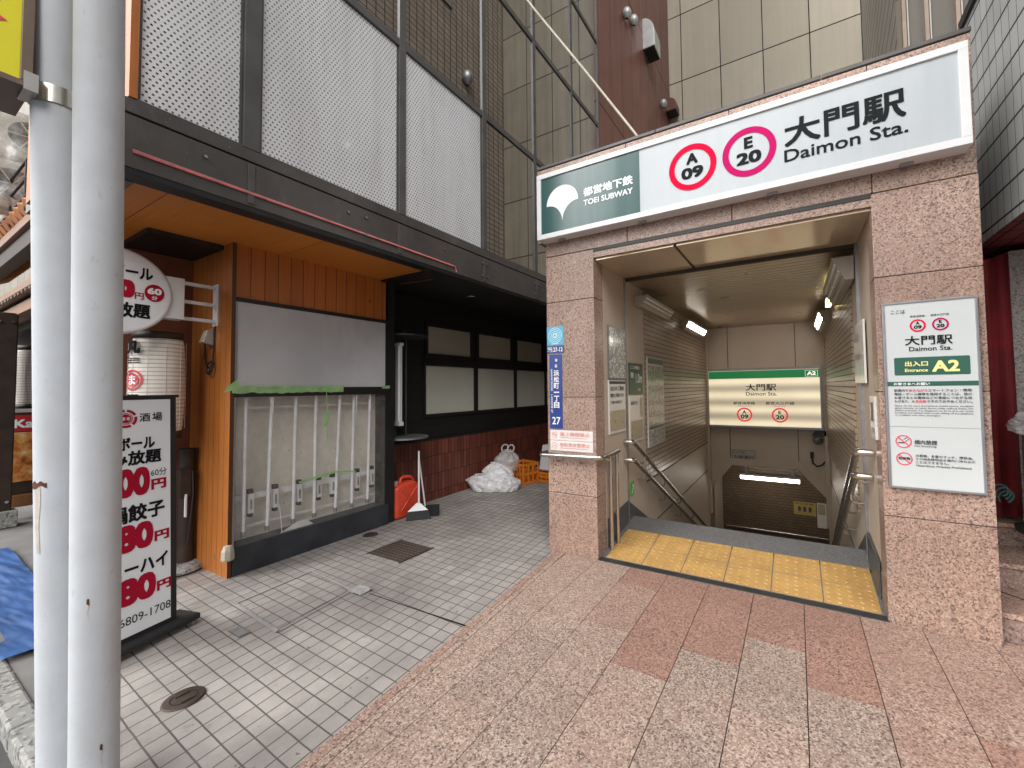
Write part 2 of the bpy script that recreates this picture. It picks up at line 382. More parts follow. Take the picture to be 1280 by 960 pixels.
M['foam'] = plain('white_polystyrene', (0.72, 0.74, 0.76), 0.75, vary=0.04)
M['iron'] = plain('cast_iron_cover', (0.085, 0.062, 0.05), 0.6, 0.5, vary=0.35, scale=12)
M['grate'] = cells('chequered_iron_cover', (0.10, 0.07, 0.055), (0.13, 0.09, 0.07), 0, 1, 0.04, 0.04, 0.012, 0.012,
                   (0.045, 0.032, 0.026), (0.045, 0.032, 0.026), 0.6, dirt=.3, bump=.003)
M['grey_cast'] = plain('grey_fixture_housing', (0.40, 0.37, 0.32), 0.4, vary=0.08)
M['blueplate'] = plain('blue_enamel_plate', (0.018, 0.05, 0.26), 0.3, vary=0.05)
M['cyan'] = plain('light_blue_sticker', (0.10, 0.46, 0.68), 0.4, vary=0.04)
M['pale_cyan'] = plain('pale_blue_print', (0.55, 0.78, 0.86), 0.4, vary=0.04)
M['sticker'] = plain('white_sticker', (0.74, 0.70, 0.68), 0.45, vary=0.04)
M['sticker_red'] = plain('faded_red_print', (0.72, 0.34, 0.30), 0.5, vary=0.1, scale=60)
M['acbody'] = plain('ac_cream_steel', (0.52, 0.48, 0.40), 0.5, vary=0.08)
M['rooftile'] = plain('orange_clay_tile', (0.44, 0.17, 0.055), 0.55, vary=0.25, scale=5)
M['curtain'] = plain('dark_red_curtain', (0.17, 0.008, 0.012), 0.75, vary=0.3, scale=4)
M['dark_red_wall'] = plain('dark_red_board', (0.16, 0.045, 0.018), 0.6, vary=0.2)  # plain dark red of the boards
M['teal'] = plain('teal_cord', (0.012, 0.05, 0.046), 0.6)
M['hosey'] = plain('yellow_hose', (0.45, 0.36, 0.12), 0.5)
M['glass_dark'] = plain('dark_window_glass', (0.10, 0.088, 0.072), 0.08, 0.0, 0.8, vary=0.1, scale=1)
M['cover_dark'] = plain('dark_recess', (0.02, 0.017, 0.015), 0.7)
M['cap_beige'] = plain('beige_cast_fitting', (0.5, 0.45, 0.36), 0.5)
M['banner_red'] = plain('banner_red', (0.42, 0.02, 0.03), 0.5)
M['food'] = None
def _blot(name, stops, scale):
    n = NT(name)
    c = n.ramp(n.noise(scale, 6, 0.6), stops)
    return n.fin(c, 0.35)
M['food'] = _blot('food_photo_print', [(0.3, (0.08, 0.02, 0.01)), (0.45, (0.45, 0.14, 0.03)), (0.58, (0.65, 0.33, 0.10)), (0.7, (0.7, 0.6, 0.4))], 9)
def _map(name, paper):
    n = NT(name)
    v = n.new("ShaderNodeTexVoronoi"); v.feature = 'DISTANCE_TO_EDGE'; v.inputs['Scale'].default_value = 26
    n.put(v.inputs['Vector'], n.pos()[0])
    line = n.math('LESS_THAN', v.outputs['Distance'], 0.06)
    c = n.ramp(n.noise(24, 2), [(0.35, (0.33, 0.36, 0.30)), (0.5, paper), (0.62, (0.36, 0.33, 0.32)), (0.68, (0.40, 0.25, 0.20)), (0.72, paper)], 'CONSTANT')
    c = n.mix(line, c, tuple(x * .45 for x in paper))
    return n.fin(c, 0.15)
M['map_a'] = _map('area_map_print', (0.66, 0.65, 0.61))
M['map_b'] = _map('route_map_print', (0.60, 0.58, 0.52))
M['poster'] = plain('white_poster_paper', (0.68, 0.66, 0.61), 0.2, vary=0.03)
M['posterblot'] = _blot('poster_picture_print', [(0.3, (0.10, 0.11, 0.14)), (0.45, (0.45, 0.43, 0.38)), (0.55, (0.40, 0.30, 0.10)), (0.7, (0.5, 0.48, 0.45))], 30)
M['cardgreen'] = plain('dark_green_card', (0.035, 0.085, 0.05), 0.3)
M['exitgreen'] = plain('exit_green_sticker', (0.10, 0.32, 0.05), 0.4)
M['caution'] = plain('caution_yellow_print', (0.45, 0.33, 0.10), 0.4)
M['knob'] = plain('chrome', (0.6, 0.6, 0.6), 0.2, 1.0)
M['hood'] = plain('vent_hood_steel', (0.55, 0.56, 0.56), 0.4, 0.3)
def _film(name, alpha, col, rough):
    n = NT(name)
    tr = n.new("ShaderNodeBsdfTransparent")
    mx = n.new("ShaderNodeMixShader")
    f = n.noise(14, 4)
    n.put(mx.inputs[0], n.ramp(f, [(0.3, alpha * .55), (0.7, min(1, alpha * 1.4))]))
    n.t.links.new(tr.outputs[0], mx.inputs[1]); n.t.links.new(n.b.outputs[0], mx.inputs[2])
    n.t.links.new(mx.outputs[0], n.out.inputs[0])
    n.bump(f, 0.004, 0.6)
    return n.fin(col, rough, 0, 0.8)
M['bag'] = _film('white_plastic_film', 0.80, (0.94, 0.94, 0.97), 0.2)
M['clearbag'] = _film('clear_plastic_film', 0.40, (0.86, 0.87, 0.88), 0.15)
M['acrylic'] = _film('dirty_clear_acrylic', 0.15, (0.50, 0.49, 0.46), 0.12)
def _perf():
    n = NT('perforated_aluminium')
    P = n.pos()
    def dots(oy, oz):
        a = n.math('SUBTRACT', n.math('FRACT', n.math('MULTIPLY_ADD', P[2], 1 / 0.0272, oy)), 0.5)
        b = n.math('SUBTRACT', n.math('FRACT', n.math('MULTIPLY_ADD', P[3], 1 / 0.0515, oz)), 0.5)
        a = n.math('MULTIPLY', a, 0.0272); b = n.math('MULTIPLY', b, 0.0515)
        return n.math('SQRT', n.math('ADD', n.math('MULTIPLY', a, a), n.math('MULTIPLY', b, b)))
    d = n.math('MINIMUM', dots(0.15, 0.58), dots(0.65, 0.08))
    hole = n.math('LESS_THAN', d, 0.0061)
    tr = n.new("ShaderNodeBsdfTransparent"); mx = n.new("ShaderNodeMixShader")
    n.put(mx.inputs[0], hole)
    n.t.links.new(n.b.outputs[0], mx.inputs[1]); n.t.links.new(tr.outputs[0], mx.inputs[2])
    n.t.links.new(mx.outputs[0], n.out.inputs[0])
    f = n.noise(1.3, 4)
    return n.fin(n.mix(n.ramp(n.noise(3.5, 5, .65, stretch=(1, 1.6, .25)), [(0.45, 0.0), (0.75, 0.6)]), n.mix(f, (0.68, 0.695, 0.72), (0.76, 0.77, 0.795)), (0.48, 0.48, 0.49)), 0.5, 0.0)
M['perf'] = _perf()

# ---------------------------------------------------------------- mesh builder
class MB:
    def __init__(s):
        s.v = []; s.f = []; s.fm = []; s.fs = []; s.mats = []
    def mi(s, mat):
        m = M[mat]
        if m not in s.mats: s.mats.append(m)
        return s.mats.index(m)
    def add(s, vs, fs, mat, smooth=False):
        b = len(s.v); i = s.mi(mat)
        s.v += [tuple(v) for v in vs]
        for f in fs:
            s.f.append([b + k for k in f]); s.fm.append(i); s.fs.append(smooth)
        return s
    def box(s, x0, x1, y0, y1, z0, z1, mat, top=None):
        vs = [(x0, y0, z0), (x1, y0, z0), (x1, y1, z0), (x0, y1, z0), (x0, y0, z1), (x1, y0, z1), (x1, y1, z1), (x0, y1, z1)]
        s.add(vs, [(3, 2, 1, 0), (0, 1, 5, 4), (1, 2, 6, 5), (2, 3, 7, 6), (3, 0, 4, 7)] + ([] if top else [(4, 5, 6, 7)]), mat)
        if top: s.add(vs[4:], [(0, 1, 2, 3)], top)
        return s
    def hexa(s, b, t, mat):
        return s.add(list(b) + list(t), [(3, 2, 1, 0), (0, 1, 5, 4), (1, 2, 6, 5), (2, 3, 7, 6), (3, 0, 4, 7), (4, 5, 6, 7)], mat)
    def quad(s, a, b, c, d, mat):
        return s.add([a, b, c, d], [(0, 1, 2, 3)], mat)
    def tube(s, pts, r, mat, n=12, cap=True, r2=None):
        pts = [Vector(p) for p in pts]
        rings = []; prev = None
        for i, p in enumerate(pts):
            a = pts[max(0, i - 1)]; c = pts[min(len(pts) - 1, i + 1)]
            d = (c - a).normalized()
            if prev is None:
                h = Vector((0, 0, 1)) if abs(d.z) < .9 else Vector((1, 0, 0))
                u = d.cross(h).normalized()
            else:
                u = (prev - d * prev.dot(d)).normalized()
            prev = u; vv = d.cross(u)
            rr = r if r2 is None else r + (r2 - r) * i / max(1, len(pts) - 1)
            rings.append([p + rr * (math.cos(k * 2 * math.pi / n) * u + math.sin(k * 2 * math.pi / n) * vv) for k in range(n)])
        vs = [q for g in rings for q in g]
        fs = []
        for i in range(len(rings) - 1):
            for k in range(n):
                fs.append((i * n + k, i * n + (k + 1) % n, (i + 1) * n + (k + 1) % n, (i + 1) * n + k))
        s.add(vs, fs, mat, True)
        if cap:
            s.add(rings[0], [tuple(reversed(range(n)))], mat); s.add(rings[-1], [tuple(range(n))], mat)
        return s
    def lathe(s, prof, c, mat, n=24, smooth=True):
        vs = []; fs = []
        for (r, z) in prof:
            for k in range(n):
                a = 2 * math.pi * k / n
                vs.append((c[0] + r * math.cos(a), c[1] + r * math.sin(a), c[2] + z))
        for i in range(len(prof) - 1):
            for k in range(n):
                fs.append((i * n + k, i * n + (k + 1) % n, (i + 1) * n + (k + 1) % n, (i + 1) * n + k))
        s.add(vs, fs, mat, smooth)
        return s
    # flat artwork in a frame F = (origin, u, v, n)
    def P(s, F, a, b, l=0.0):
        return F[0] + F[1] * a + F[2] * b + F[3] * l
    def poly(s, F, pts, mat, l=0.0015):
        return s.add([s.P(F, a, b, l) for a, b in pts], [tuple(range(len(pts)))], mat)
    def rect(s, F, a0, b0, a1, b1, mat, l=0.0015):
        return s.poly(F, [(a0, b0), (a1, b0), (a1, b1), (a0, b1)], mat, l)
    def rrect(s, F, a0, b0, a1, b1, r, mat, l=0.0015):
        pts = []
        for cx, cy, t in ((a1 - r, b0 + r, -90), (a1 - r, b1 - r, 0), (a0 + r, b1 - r, 90), (a0 + r, b0 + r, 180)):
            for k in range(6):
                q = R(t + 18 * k); pts.append((cx + r * math.cos(q), cy + r * math.sin(q)))
        return s.poly(F, pts, mat, l)
    def disc(s, F, a, b, ra, mat, l=0.0015, rb=None, n=40):
        rb = rb or ra
        return s.poly(F, [(a + ra * math.cos(2 * math.pi * k / n), b + rb * math.sin(2 * math.pi * k / n)) for k in range(n)], mat, l)
    def ring(s, F, a, b, r0, r1, mat, l=0.0015, n=48, t0=0, t1=360):
        vs = []; fs = []
        for k in range(n + 1):
            q = R(t0 + (t1 - t0) * k / n)
            vs.append(s.P(F, a + r0 * math.cos(q), b + r0 * math.sin(q), l)); vs.append(s.P(F, a + r1 * math.cos(q), b + r1 * math.sin(q), l))
        for k in range(n): fs.append((2 * k, 2 * k + 1, 2 * k + 3, 2 * k + 2))
        return s.add(vs, fs, mat)
    def bar(s, F, p, q, wd, mat, l=0.0015):
        d = (Vector(q) - Vector(p)); t = Vector((-d.y, d.x)).normalized() * wd / 2
        P_, Q_ = Vector(p), Vector(q)
        return s.poly(F, [P_ - t, Q_ - t, Q_ + t, P_ + t], mat, l)
    def text(s, F, txt, box, mat, bold=0.0, l=0.003, rot=0, slant=0.0):
        vs, fs = glyphs(txt)
        if not vs: return s
        if rot: vs = [(y, -x) for x, y in vs]
        x0 = min(v[0] for v in vs); x1 = max(v[0] for v in vs); y0 = min(v[1] for v in vs); y1 = max(v[1] for v in vs)
        a0, b0, a1, b1 = box
        sa = bold * (a1 - a0) / (x1 - x0 or 1); sb = bold * (b1 - b0) / (y1 - y0 or 1)
        a0 += sa; a1 -= sa; b0 += sb; b1 -= sb
        offs = [(0, 0)] + ([(sa * i, sb * j) for i, j in ((-1, -1), (1, -1), (1, 1), (-1, 1), (-1, 0), (1, 0), (0, -1), (0, 1))] if bold else [])
        for k, (oa, ob) in enumerate(offs):
            o = []
            for x, y in vs:
                tx = (x - x0) / (x1 - x0 or 1); ty = (y - y0) / (y1 - y0 or 1)
                o.append(s.P(F, a0 + (a1 - a0) * tx + oa, b0 + (b1 - b0) * ty + ob + slant * (a1 - a0) * tx, l + k * .00008))
            s.add(o, fs, mat)
        return s
    def build(s, name, parent=None, bevel=0.0, seg=2, loc=None, kind=None):
        me = bpy.data.meshes.new(name)
        org = root_loc(parent) if parent else Vector(loc or (0, 0, 0))
        me.from_pydata([Vector(v) - org for v in s.v], [], s.f)
        for m in s.mats: me.materials.append(m)
        me.polygons.foreach_set('material_index', s.fm)
        me.polygons.foreach_set('use_smooth', s.fs)
        me.update()
        o = bpy.data.objects.new(name, me)
        sc.collection.objects.link(o)
        if parent: o.parent = parent
        else: o.location = org
        if bevel:
            b = o.modifiers.new("bevel", 'BEVEL'); b.width = bevel; b.segments = seg; b.limit_method = 'ANGLE'; b.angle_limit = R(40)
            b.harden_normals = False
        if kind: o['kind'] = kind
        return o

_gc = {}
def glyphs(txt, bold=0.0):
    k = (txt, bold)
    if k in _gc: return _gc[k]
    cu = bpy.data.curves.new("glyphs", 'FONT'); cu.body = txt; cu.offset = bold; cu.resolution_u = 3; cu.size = 1.0
    o = bpy.data.objects.new("glyphs", cu); sc.collection.objects.link(o)
    dg = bpy.context.evaluated_depsgraph_get(); dg.update()
    e = o.evaluated_get(dg); me = e.to_mesh()
    r = ([(v.co.x, v.co.y) for v in me.vertices], [tuple(p.vertices) for p in me.polygons])
    # keep front faces only
    e.to_mesh_clear(); bpy.data.objects.remove(o); bpy.data.curves.remove(cu)
    _gc[k] = r
    return r

def root_loc(o):
    while o.parent: o = o.parent
    return Vector(o.location)
def tag(o, label, cat, group=None):
    o['label'] = label; o['category'] = cat
    if group: o['group'] = group
    return o
def thing(name, label, cat, loc=(0, 0, 0), group=None):
    o = bpy.data.objects.new(name, None); sc.collection.objects.link(o)
    o.empty_display_size = 0.1; o.location = loc
    return tag(o, label, cat, group)
def copy_tree(o, parent=None):
    c = o.copy(); sc.collection.objects.link(c)
    if parent: c.parent = parent
    for ch in list(o.children): copy_tree(ch, c)
    return c
X_, Y_, Z_ = Vector((1, 0, 0)), Vector((0, 1, 0)), Vector((0, 0, 1))
def FY(y): return (Vector((0, y, 0)), X_, Z_, -Y_)      # faces the street (-y); a = x, b = z
def FX(x): return (Vector((x, 0, 0)), Y_, Z_, X_)       # faces +x; a = y, b = z
def FXn(x): return (Vector((x, 0, 0)), -Y_, Z_, -X_)    # faces -x; a = -y
def FZ(z): return (Vector((0, 0, z)), X_, Y_, Z_)       # lies on the ground
def arc(c, r, a0, a1, u, v, n=8):
    return [Vector(c) + r * (math.cos(R(a0 + (a1 - a0) * k / n)) * Vector(u) + math.sin(R(a0 + (a1 - a0) * k / n)) * Vector(v)) for k in range(n + 1)]

# ================================================================ ground and paving
HX0, HX1, HY0, HY1 = -1.5, 0.47, 3.16, 9.45
g = MB()
B = 160.0
KY = 0.40
for (x0, x1, y0, y1) in ((-B, HX0, KY, B), (HX1, B, KY, B), (HX0, HX1, KY, HY0), (HX0, HX1, HY1, B)):
    g.quad((x0, y0, -0.016), (x1, y0, -0.016), (x1, y1, -0.016), (x0, y1, -0.016), 'old_asphalt')
g.build('ground', kind='structure')
MB().quad((-B, -B, -0.10), (B, -B, -0.10), (B, KY + .02, -0.10), (-B, KY + .02, -0.10), 'asphalt').build('road', kind='structure')
k = MB()
for i in range(-14, 12):
    x0 = -2.93 + i * 0.62
    k.box(x0 + .004, x0 + .616, 0.385, 0.475, -0.12, -0.004, 'granite_kerb')
k.build('kerb', bevel=0.012, kind='structure')

tp = MB()
def bx(y): return -1.60 - 0.0815 * y      # slanted border between tile and granite
tp.quad((-4.05, 0.56, -0.004), (bx(0.56), 0.56, -0.004), (bx(9), 9, -0.004), (-4.75, 9, -0.004), 'tilepave')
tp.quad((-2.9, 0.49, -0.004), (bx(.49), .49, -0.004), (bx(.56), .56, -0.004), (-2.9, .56, -0.004), 'tilepave')
tp.build('tile_paving', kind='structure')

gp = MB()
gp.quad((bx(.48), 0.48, -0.009), (3.5, 0.48, -0.009), (3.5, 3.10, -0.009), (bx(3.1), 3.10, -0.009), 'joint')
gp.quad((0.9, 3.10, -0.009), (3.5, 3.10, -0.009), (3.5, 3.5, -0.009), (0.9, 3.5, -0.009), 'joint')
def slab(x0, x1, y0, y1, mat, z=0.0, clip=True):
    gx = 0.0022
    p = [(x0 + gx, y0 + gx), (x1 - gx, y0 + gx), (x1 - gx, y1 - gx), (x0 + gx, y1 - gx)]
    if clip:
        p = [(max(a, bx(b) + 0.098), b) for a, b in p]
    if p[1][0] - p[0][0] < 0.01: return
    gp.add([(a, b, z) for a, b in p] + [(a, b, -0.008) for a, b in p], [(0, 1, 2, 3), (0, 4, 5, 1), (1, 5, 6, 2), (2, 6, 7, 3), (3, 7, 4, 0)], mat)
PW, PL = 0.2905, 0.55
for i in range(-7, 12):
    x0 = i * PW; x1 = x0 + PW
    off = 1.965 if i % 2 else 2.242
    for j in range(-4, 4):
        y0 = off + j * PL; y1 = y0 + PL
        y0 = max(y0, 0.5); y1 = min(y1, 3.05 if x1 < 0.95 else 3.11)
        if y1 - y0 < .03: continue
        xm, ym = (x0 + x1) / 2, (y0 + y1) / 2
        red = (i == -3 and ym > 1.95) or (i == -2 and ym > 2.2) or (i == -1 and ym > 2.5) or (i == 0 and ym > 2.2) or (i == -4 and ym > 2.75)
        rnd = random.random()
        if red: mt = 'granite_red'
        elif i >= 1: mt = 'granite_red' if (rnd < .45 and ym < 2.5) else 'granite_c'
        elif i == 0 and ym < 2.2: mt = 'granite_b'
        else: mt = 'granite_a' if rnd < .55 else ('granite_b' if rnd < .9 else 'granite_c')
        slab(x0, x1, y0, y1, mt)
# border strips
y = 0.5
while y < 3.04:
    y1 = min(y + 0.62, 3.05)
    for (o0, o1, mt) in ((0.0, 0.052, 'granite_c'), (0.056, 0.094, 'granite_a')):
        a = [(bx(y) + o0, y + .002), (bx(y) + o1, y + .002), (bx(y1) + o1, y1 - .002), (bx(y1) + o0, y1 - .002)]
        gp.add([(p, q, 0.001) for p, q in a] + [(p, q, -0.006) for p, q in a], [(0, 1, 2, 3), (0, 4, 5, 1), (1, 5, 6, 2), (2, 6, 7, 3), (3, 7, 4, 0)], mt)
    y = y1
gp.build('granite_paving', kind='structure')

# things let into the pavement
F0 = FZ(0.0)
c = MB(); c.lathe([(0.0, 0.004), (0.064, 0.004), (0.068, 0.0025), (0.075, 0.003), (0.078, -0.003)], (-2.495, 0.813, 0), 'iron', 40)
c.ring(FZ(0.0), -2.495, 0.813, 0.046, 0.050, 'rubber', 0.0055)
for q in (-0.03, 0.03): c.box(-2.495 + q - .008, -2.495 + q + .008, 0.79, 0.836, 0.004, 0.009, 'iron')
tag(c.build('manhole_cover', loc=(-2.495, .813, 0)), 'small round rusty iron cover in the grey paving tiles by the pole', 'manhole cover')
c = MB(); c.lathe([(0.0, 0.003), (0.06, 0.003), (0.07, -0.003)], (-3.66, 2.573, 0), 'iron', 32)
tag(c.build('valve_cover', loc=(-3.66, 2.573, 0)), 'small round brown cover in the pavement beside the glass sign case', 'valve cover')
c = MB(); c.box(-3.255, -2.86, 2.275, 2.605, -0.004, 0.004, 'grate')
for a in ((-3.27, -3.255, 2.26, 2.62), (-2.86, -2.845, 2.26, 2.62)): c.box(*a, -0.004, 0.003, 'iron')
tag(c.build('floor_grate', loc=(-3.05, 2.44, 0)), 'square brown iron chequered cover in the alley paving', 'floor grate')
c = MB()
q = [(-3.288, 1.32), (-3.339, 1.84), (-2.763, 1.802), (-2.682, 1.291)]
for a, b, wd in ((0, 1, .012), (1, 2, .013), (2, 3, .016), (3, 0, .024)):
    c.bar(F0, q[a], q[b], wd, 'alu_edge', 0.0035)
c.poly(F0, [(-3.26, 1.34), (-2.715, 1.313), (-2.787, 1.78), (-3.31, 1.815)], 'tilepave', 0.0005)
tag(c.build('inspection_hatch', loc=(-3, 1.55, 0)), 'tile filled inspection hatch outlined by bright metal edging', 'hatch')
c = MB(); c.box(-2.955, -2.82, 1.155, 1.215, -0.004, 0.003, 'steel_dull')
for i in range(9): c.box(-2.945 + i * .0135, -2.939 + i * .0135, 1.16, 1.21, 0.003, 0.005, 'alu_edge')
tag(c.build('metal_plate', loc=(-2.89, 1.18, 0)), 'little scuffed metal plate let into the tiles before the hatch', 'metal plate')
c = MB(); vs = []
for i in range(9):
    for j in range(7):
        a, b = -2.78 + i * .0175, 1.775 + j * .017
        vs.append((a + .006 * noise.noise((a * 40, b * 40, 1)), b, 0.004 + .018 * abs(noise.noise((a * 25, b * 25, 3)))))
c.add(vs, [(i * 7 + j, (i + 1) * 7 + j, (i + 1) * 7 + j + 1, i * 7 + j + 1) for i in range(8) for j in range(6)], 'alu_edge', True)
tag(c.build('foil_patch', loc=(-2.71, 1.83, 0)), 'crumpled silver foil tape stuck at the corner of the hatch', 'tape')
c = MB(); c.poly(F0, [(-2.62, 1.832), (-1.755, 1.852), (-1.755, 1.866), (-2.2, 1.850), (-2.62, 1.839)], 'black_ink', -0.0025)
c.build('pavement_crack', kind='structure')

# ================================================================ subway entrance
E_ = thing('subway_entrance', 'pink granite portal of the stairway down to the underground station', 'subway entrance', (-0.5, 3.06, 0))
YF = 3.057
def granite_block(name, x0, x1, y0, y1, joints):
    b = MB(); zs = joints
    for k, (z0, z1) in enumerate(zip(zs[:-1], zs[1:])):
        b.box(x0, x1, y0, y1, z0 + .0025, z1 - .0025, 'granite_pillar' if k % 2 else 'granite_pillar_dull')
    b.box(x0 + .004, x1 - .004, y0 + .004, y1 - .004, zs[0] + .01, zs[-1] - .01, 'panel_seam')
    return b
granite_block('pillar', -1.91, -1.446, YF, 3.24, [-0.05, 0.50, 1.32, 2.15, 2.56]).build('pillar', E_, 0.003)
granite_block('pillar', 0.432, 0.915, YF, 3.24, [-0.05, 0.62, 1.35, 2.04, 2.56]).build('pillar', E_, 0.003)
b = MB()
b.box(-1.91, -1.146, YF, 3.40, 2.563, 2.70, 'granite_pillar'); b.box(-1.99, -1.146, YF, 3.40, 2.70, 3.365, 'granite_pillar')
xs = [-1.143, -0.36, 0.44, 0.915]
for a, d in zip(xs[:-1], xs[1:]): b.box(a + .003, d - .003, YF, 3.40, 2.563, 3.365, 'granite_pillar')
b.box(-1.90, 0.90, YF + .005, 3.39, 2.57, 3.36, 'panel_seam')
b.build('lintel', E_, 0.003)
b = MB()
for a, d in ((-1.995, -0.9), (-0.895, 0.2), (0.205, 0.917)): b.box(a, d, YF - .004, 3.5, 3.373, 3.40, 'dark_steel')  # dark tone puts the shade on the coping into its colour
b.build('coping', E_, 0.004)
b = MB(); b.box(-1.91, 0.915, 3.5, 9.6, 3.1, 3.3, 'old_asphalt'); b.box(-1.91, .915, 3.40, 3.5, 2.6, 3.36, 'old_asphalt'); b.build('roof', E_)
b = MB(); b.box(-1.446, 0.432, YF - .002, YF + .03, 2.535, 2.5628, 'dark_slot')
b.box(-1.446, 0.432, YF + .004, YF + .03, 2.485, 2.535, 'granite_pillar'); b.build('lintel_trim', E_)
# canopy ceiling
b = MB()
b.box(-1.446, -0.785, YF + .031, 3.755, 2.468, 2.53, 'ceil_metal'); b.box(-0.762, 0.432, YF + .031, 3.755, 2.468, 2.53, 'ceil_metal')
b.box(-1.446, 0.432, 3.0885, 3.76, 2.49, 2.535, 'dark_slot')
b.build('entrance_ceiling', E_)
b = MB()
b.box(-1.446, 0.432, 3.76, 3.80, 2.44, 2.53, 'panel_seam')
y = 3.81
while y < 7.88:
    b.box(-1.446, 0.42, y, y + .088, 2.452, 2.47, 'slat'); y += .1
b.box(-1.446, 0.42, 3.80, 7.9, 2.48, 2.50, 'panel_seam')
b.build('slatted_ceiling', E_)
b = MB(); b.box(-1.91, .432, 3.40, 9.6, 2.54, 3.1, 'panel_seam'); b.build('ceiling_void', E_)
# side walls
b = MB()
b.box(-1.91, -1.446, 3.243, 3.745, -2.6, 2.535, 'panel')
b.box(-1.91, -1.440, 3.752, 4.30, -2.6, 2.535, 'panel')
b.box(-1.91, -1.450, 4.302, 7.9, -2.6, 2.535, 'panel')
b.box(-1.91, -1.40, 7.78, 7.9, -0.9, 2.45, 'panel')
b.box(-1.91, -1.452, 3.745, 3.752, -1, 2.5, 'panel_seam')
b.build('side_wall', E_, 0.002)
b = MB()
b.box(0.436, 0.915, 3.243, 3.745, -2.6, 2.535, 'panel')
b.box(0.425, 0.915, 3.752, 4.10, -2.6, 2.535, 'panel')
b.box(0.432, 0.915, 4.102, 7.9, -2.6, 2.535, 'panel')
b.box(0.37, 0.915, 7.80, 7.9, -0.9, 2.45, 'panel')
b.build('side_wall', E_, 0.002)
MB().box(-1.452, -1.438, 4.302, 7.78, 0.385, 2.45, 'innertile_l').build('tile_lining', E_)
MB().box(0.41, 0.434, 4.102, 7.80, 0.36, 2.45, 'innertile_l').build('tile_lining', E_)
b = MB()
b.box(-1.451, -1.443, 4.302, 7.78, -0.13, -0.122, 'panel_seam'); b.box(-1.448, -1.436, 4.302, 7.78, 0.372, 0.385, 'panel_seam')
b.build('wall_joint', E_); b = MB()
b.box(0.426, .434, 4.102, 7.8, -0.13, -0.122, 'panel_seam')
MB().box(-1.446, -1.432, 3.738, 3.758, 0.1, 2.46, 'steel_dull').build('wall_trim', E_); MB().box(.415, .436, 3.738, 3.758, 0.1, 2.46, 'steel_dull').build('wall_trim', E_)
b.build('wall_joint', E_)
b = MB()   # dark skirting that follows the stair
for x0, x1 in ((-1.446, -1.4365), (0.4185, 0.428)):
    b.hexa([(x0, 3.26, -.02), (x1, 3.26, -.02), (x1, 3.74, 0.08), (x0, 3.74, 0.08)], [(x0, 3.26, .27), (x1, 3.26, .27), (x1, 3.74, .31), (x0, 3.74, .31)], 'dark_stone')
    b.hexa([(x0, 3.74, .08), (x1, 3.74, .08), (x1, 8.3, -2.6), (x0, 8.3, -2.6)], [(x0, 3.74, .31), (x1, 3.74, .31), (x1, 8.3, -2.2), (x0, 8.3, -2.2)], 'dark_stone')
b.build('skirting', E_)
b = MB(); b.box(-1.46, -1.443, 3.062, 3.24, 0.0, 0.20, 'granite_step'); b.build('plinth_block', E_)
b = MB(); b.box(0.429, 0.44, 3.062, 3.24, 0.0, 0.22, 'granite_step'); b.build('plinth_block', E_)
# bulkhead above the stair
b = MB()
out = [(-1.45, 2.46), (-1.45, -0.52), (-1.044, -0.021), (-0.023, -0.010), (0.42, -0.50), (0.42, 2.46)]
n_ = len(out)
b.add([(x, 7.9, z) for x, z in out] + [(x, 8.35, z) for x, z in out], [tuple(range(n_)), tuple(reversed(range(n_, 2 * n_)))] +
      [(i, i + n_, (i + 1) % n_ + n_, (i + 1) % n_) for i in range(n_)], 'panel')
for x in (-1.07, 0.0): b.box(x - .005, x + .005, 7.893, 7.901, -0.0, 2.46, 'panel_seam')
inn = [(-1.45, -0.52), (-1.044, -0.021), (-0.023, -0.010), (0.42, -0.50)]
rise = [(-1.45, -0.34), (-1.09, 0.10), (0.02, 0.115), (0.42, -0.31)]
for i in range(3):
    a, d = inn[i], inn[i + 1]; e, f = rise[i], rise[i + 1]
    b.hexa([(a[0], 7.875, a[1]), (d[0], 7.875, d[1]), (d[0], 7.905, d[1]), (a[0], 7.905, a[1])], [(e[0], 7.875, e[1]), (f[0], 7.875, f[1]), (f[0], 7.905, f[1]), (e[0], 7.905, e[1])], 'panel')
b.build('bulkhead', E_)
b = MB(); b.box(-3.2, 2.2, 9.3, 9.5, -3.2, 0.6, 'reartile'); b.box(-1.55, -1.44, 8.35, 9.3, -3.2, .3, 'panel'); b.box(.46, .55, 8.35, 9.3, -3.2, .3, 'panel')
b.box(-1.55, .55, 8.35, 9.3, -.04, 0.1, 'slat'); b.build('rear_wall', E_)
b = MB()
for i in range(15):
    z = 0.09 - .165 * (i + 1); b.box(-1.45, 0.43, 3.89 + .3 * i, 3.89 + .3 * (i + 1) + .001, z - .4, z, 'stair')
b.box(-1.55, .55, 8.3, 9.3, -2.7, -2.5, 'stair'); b.build('stair', E_)
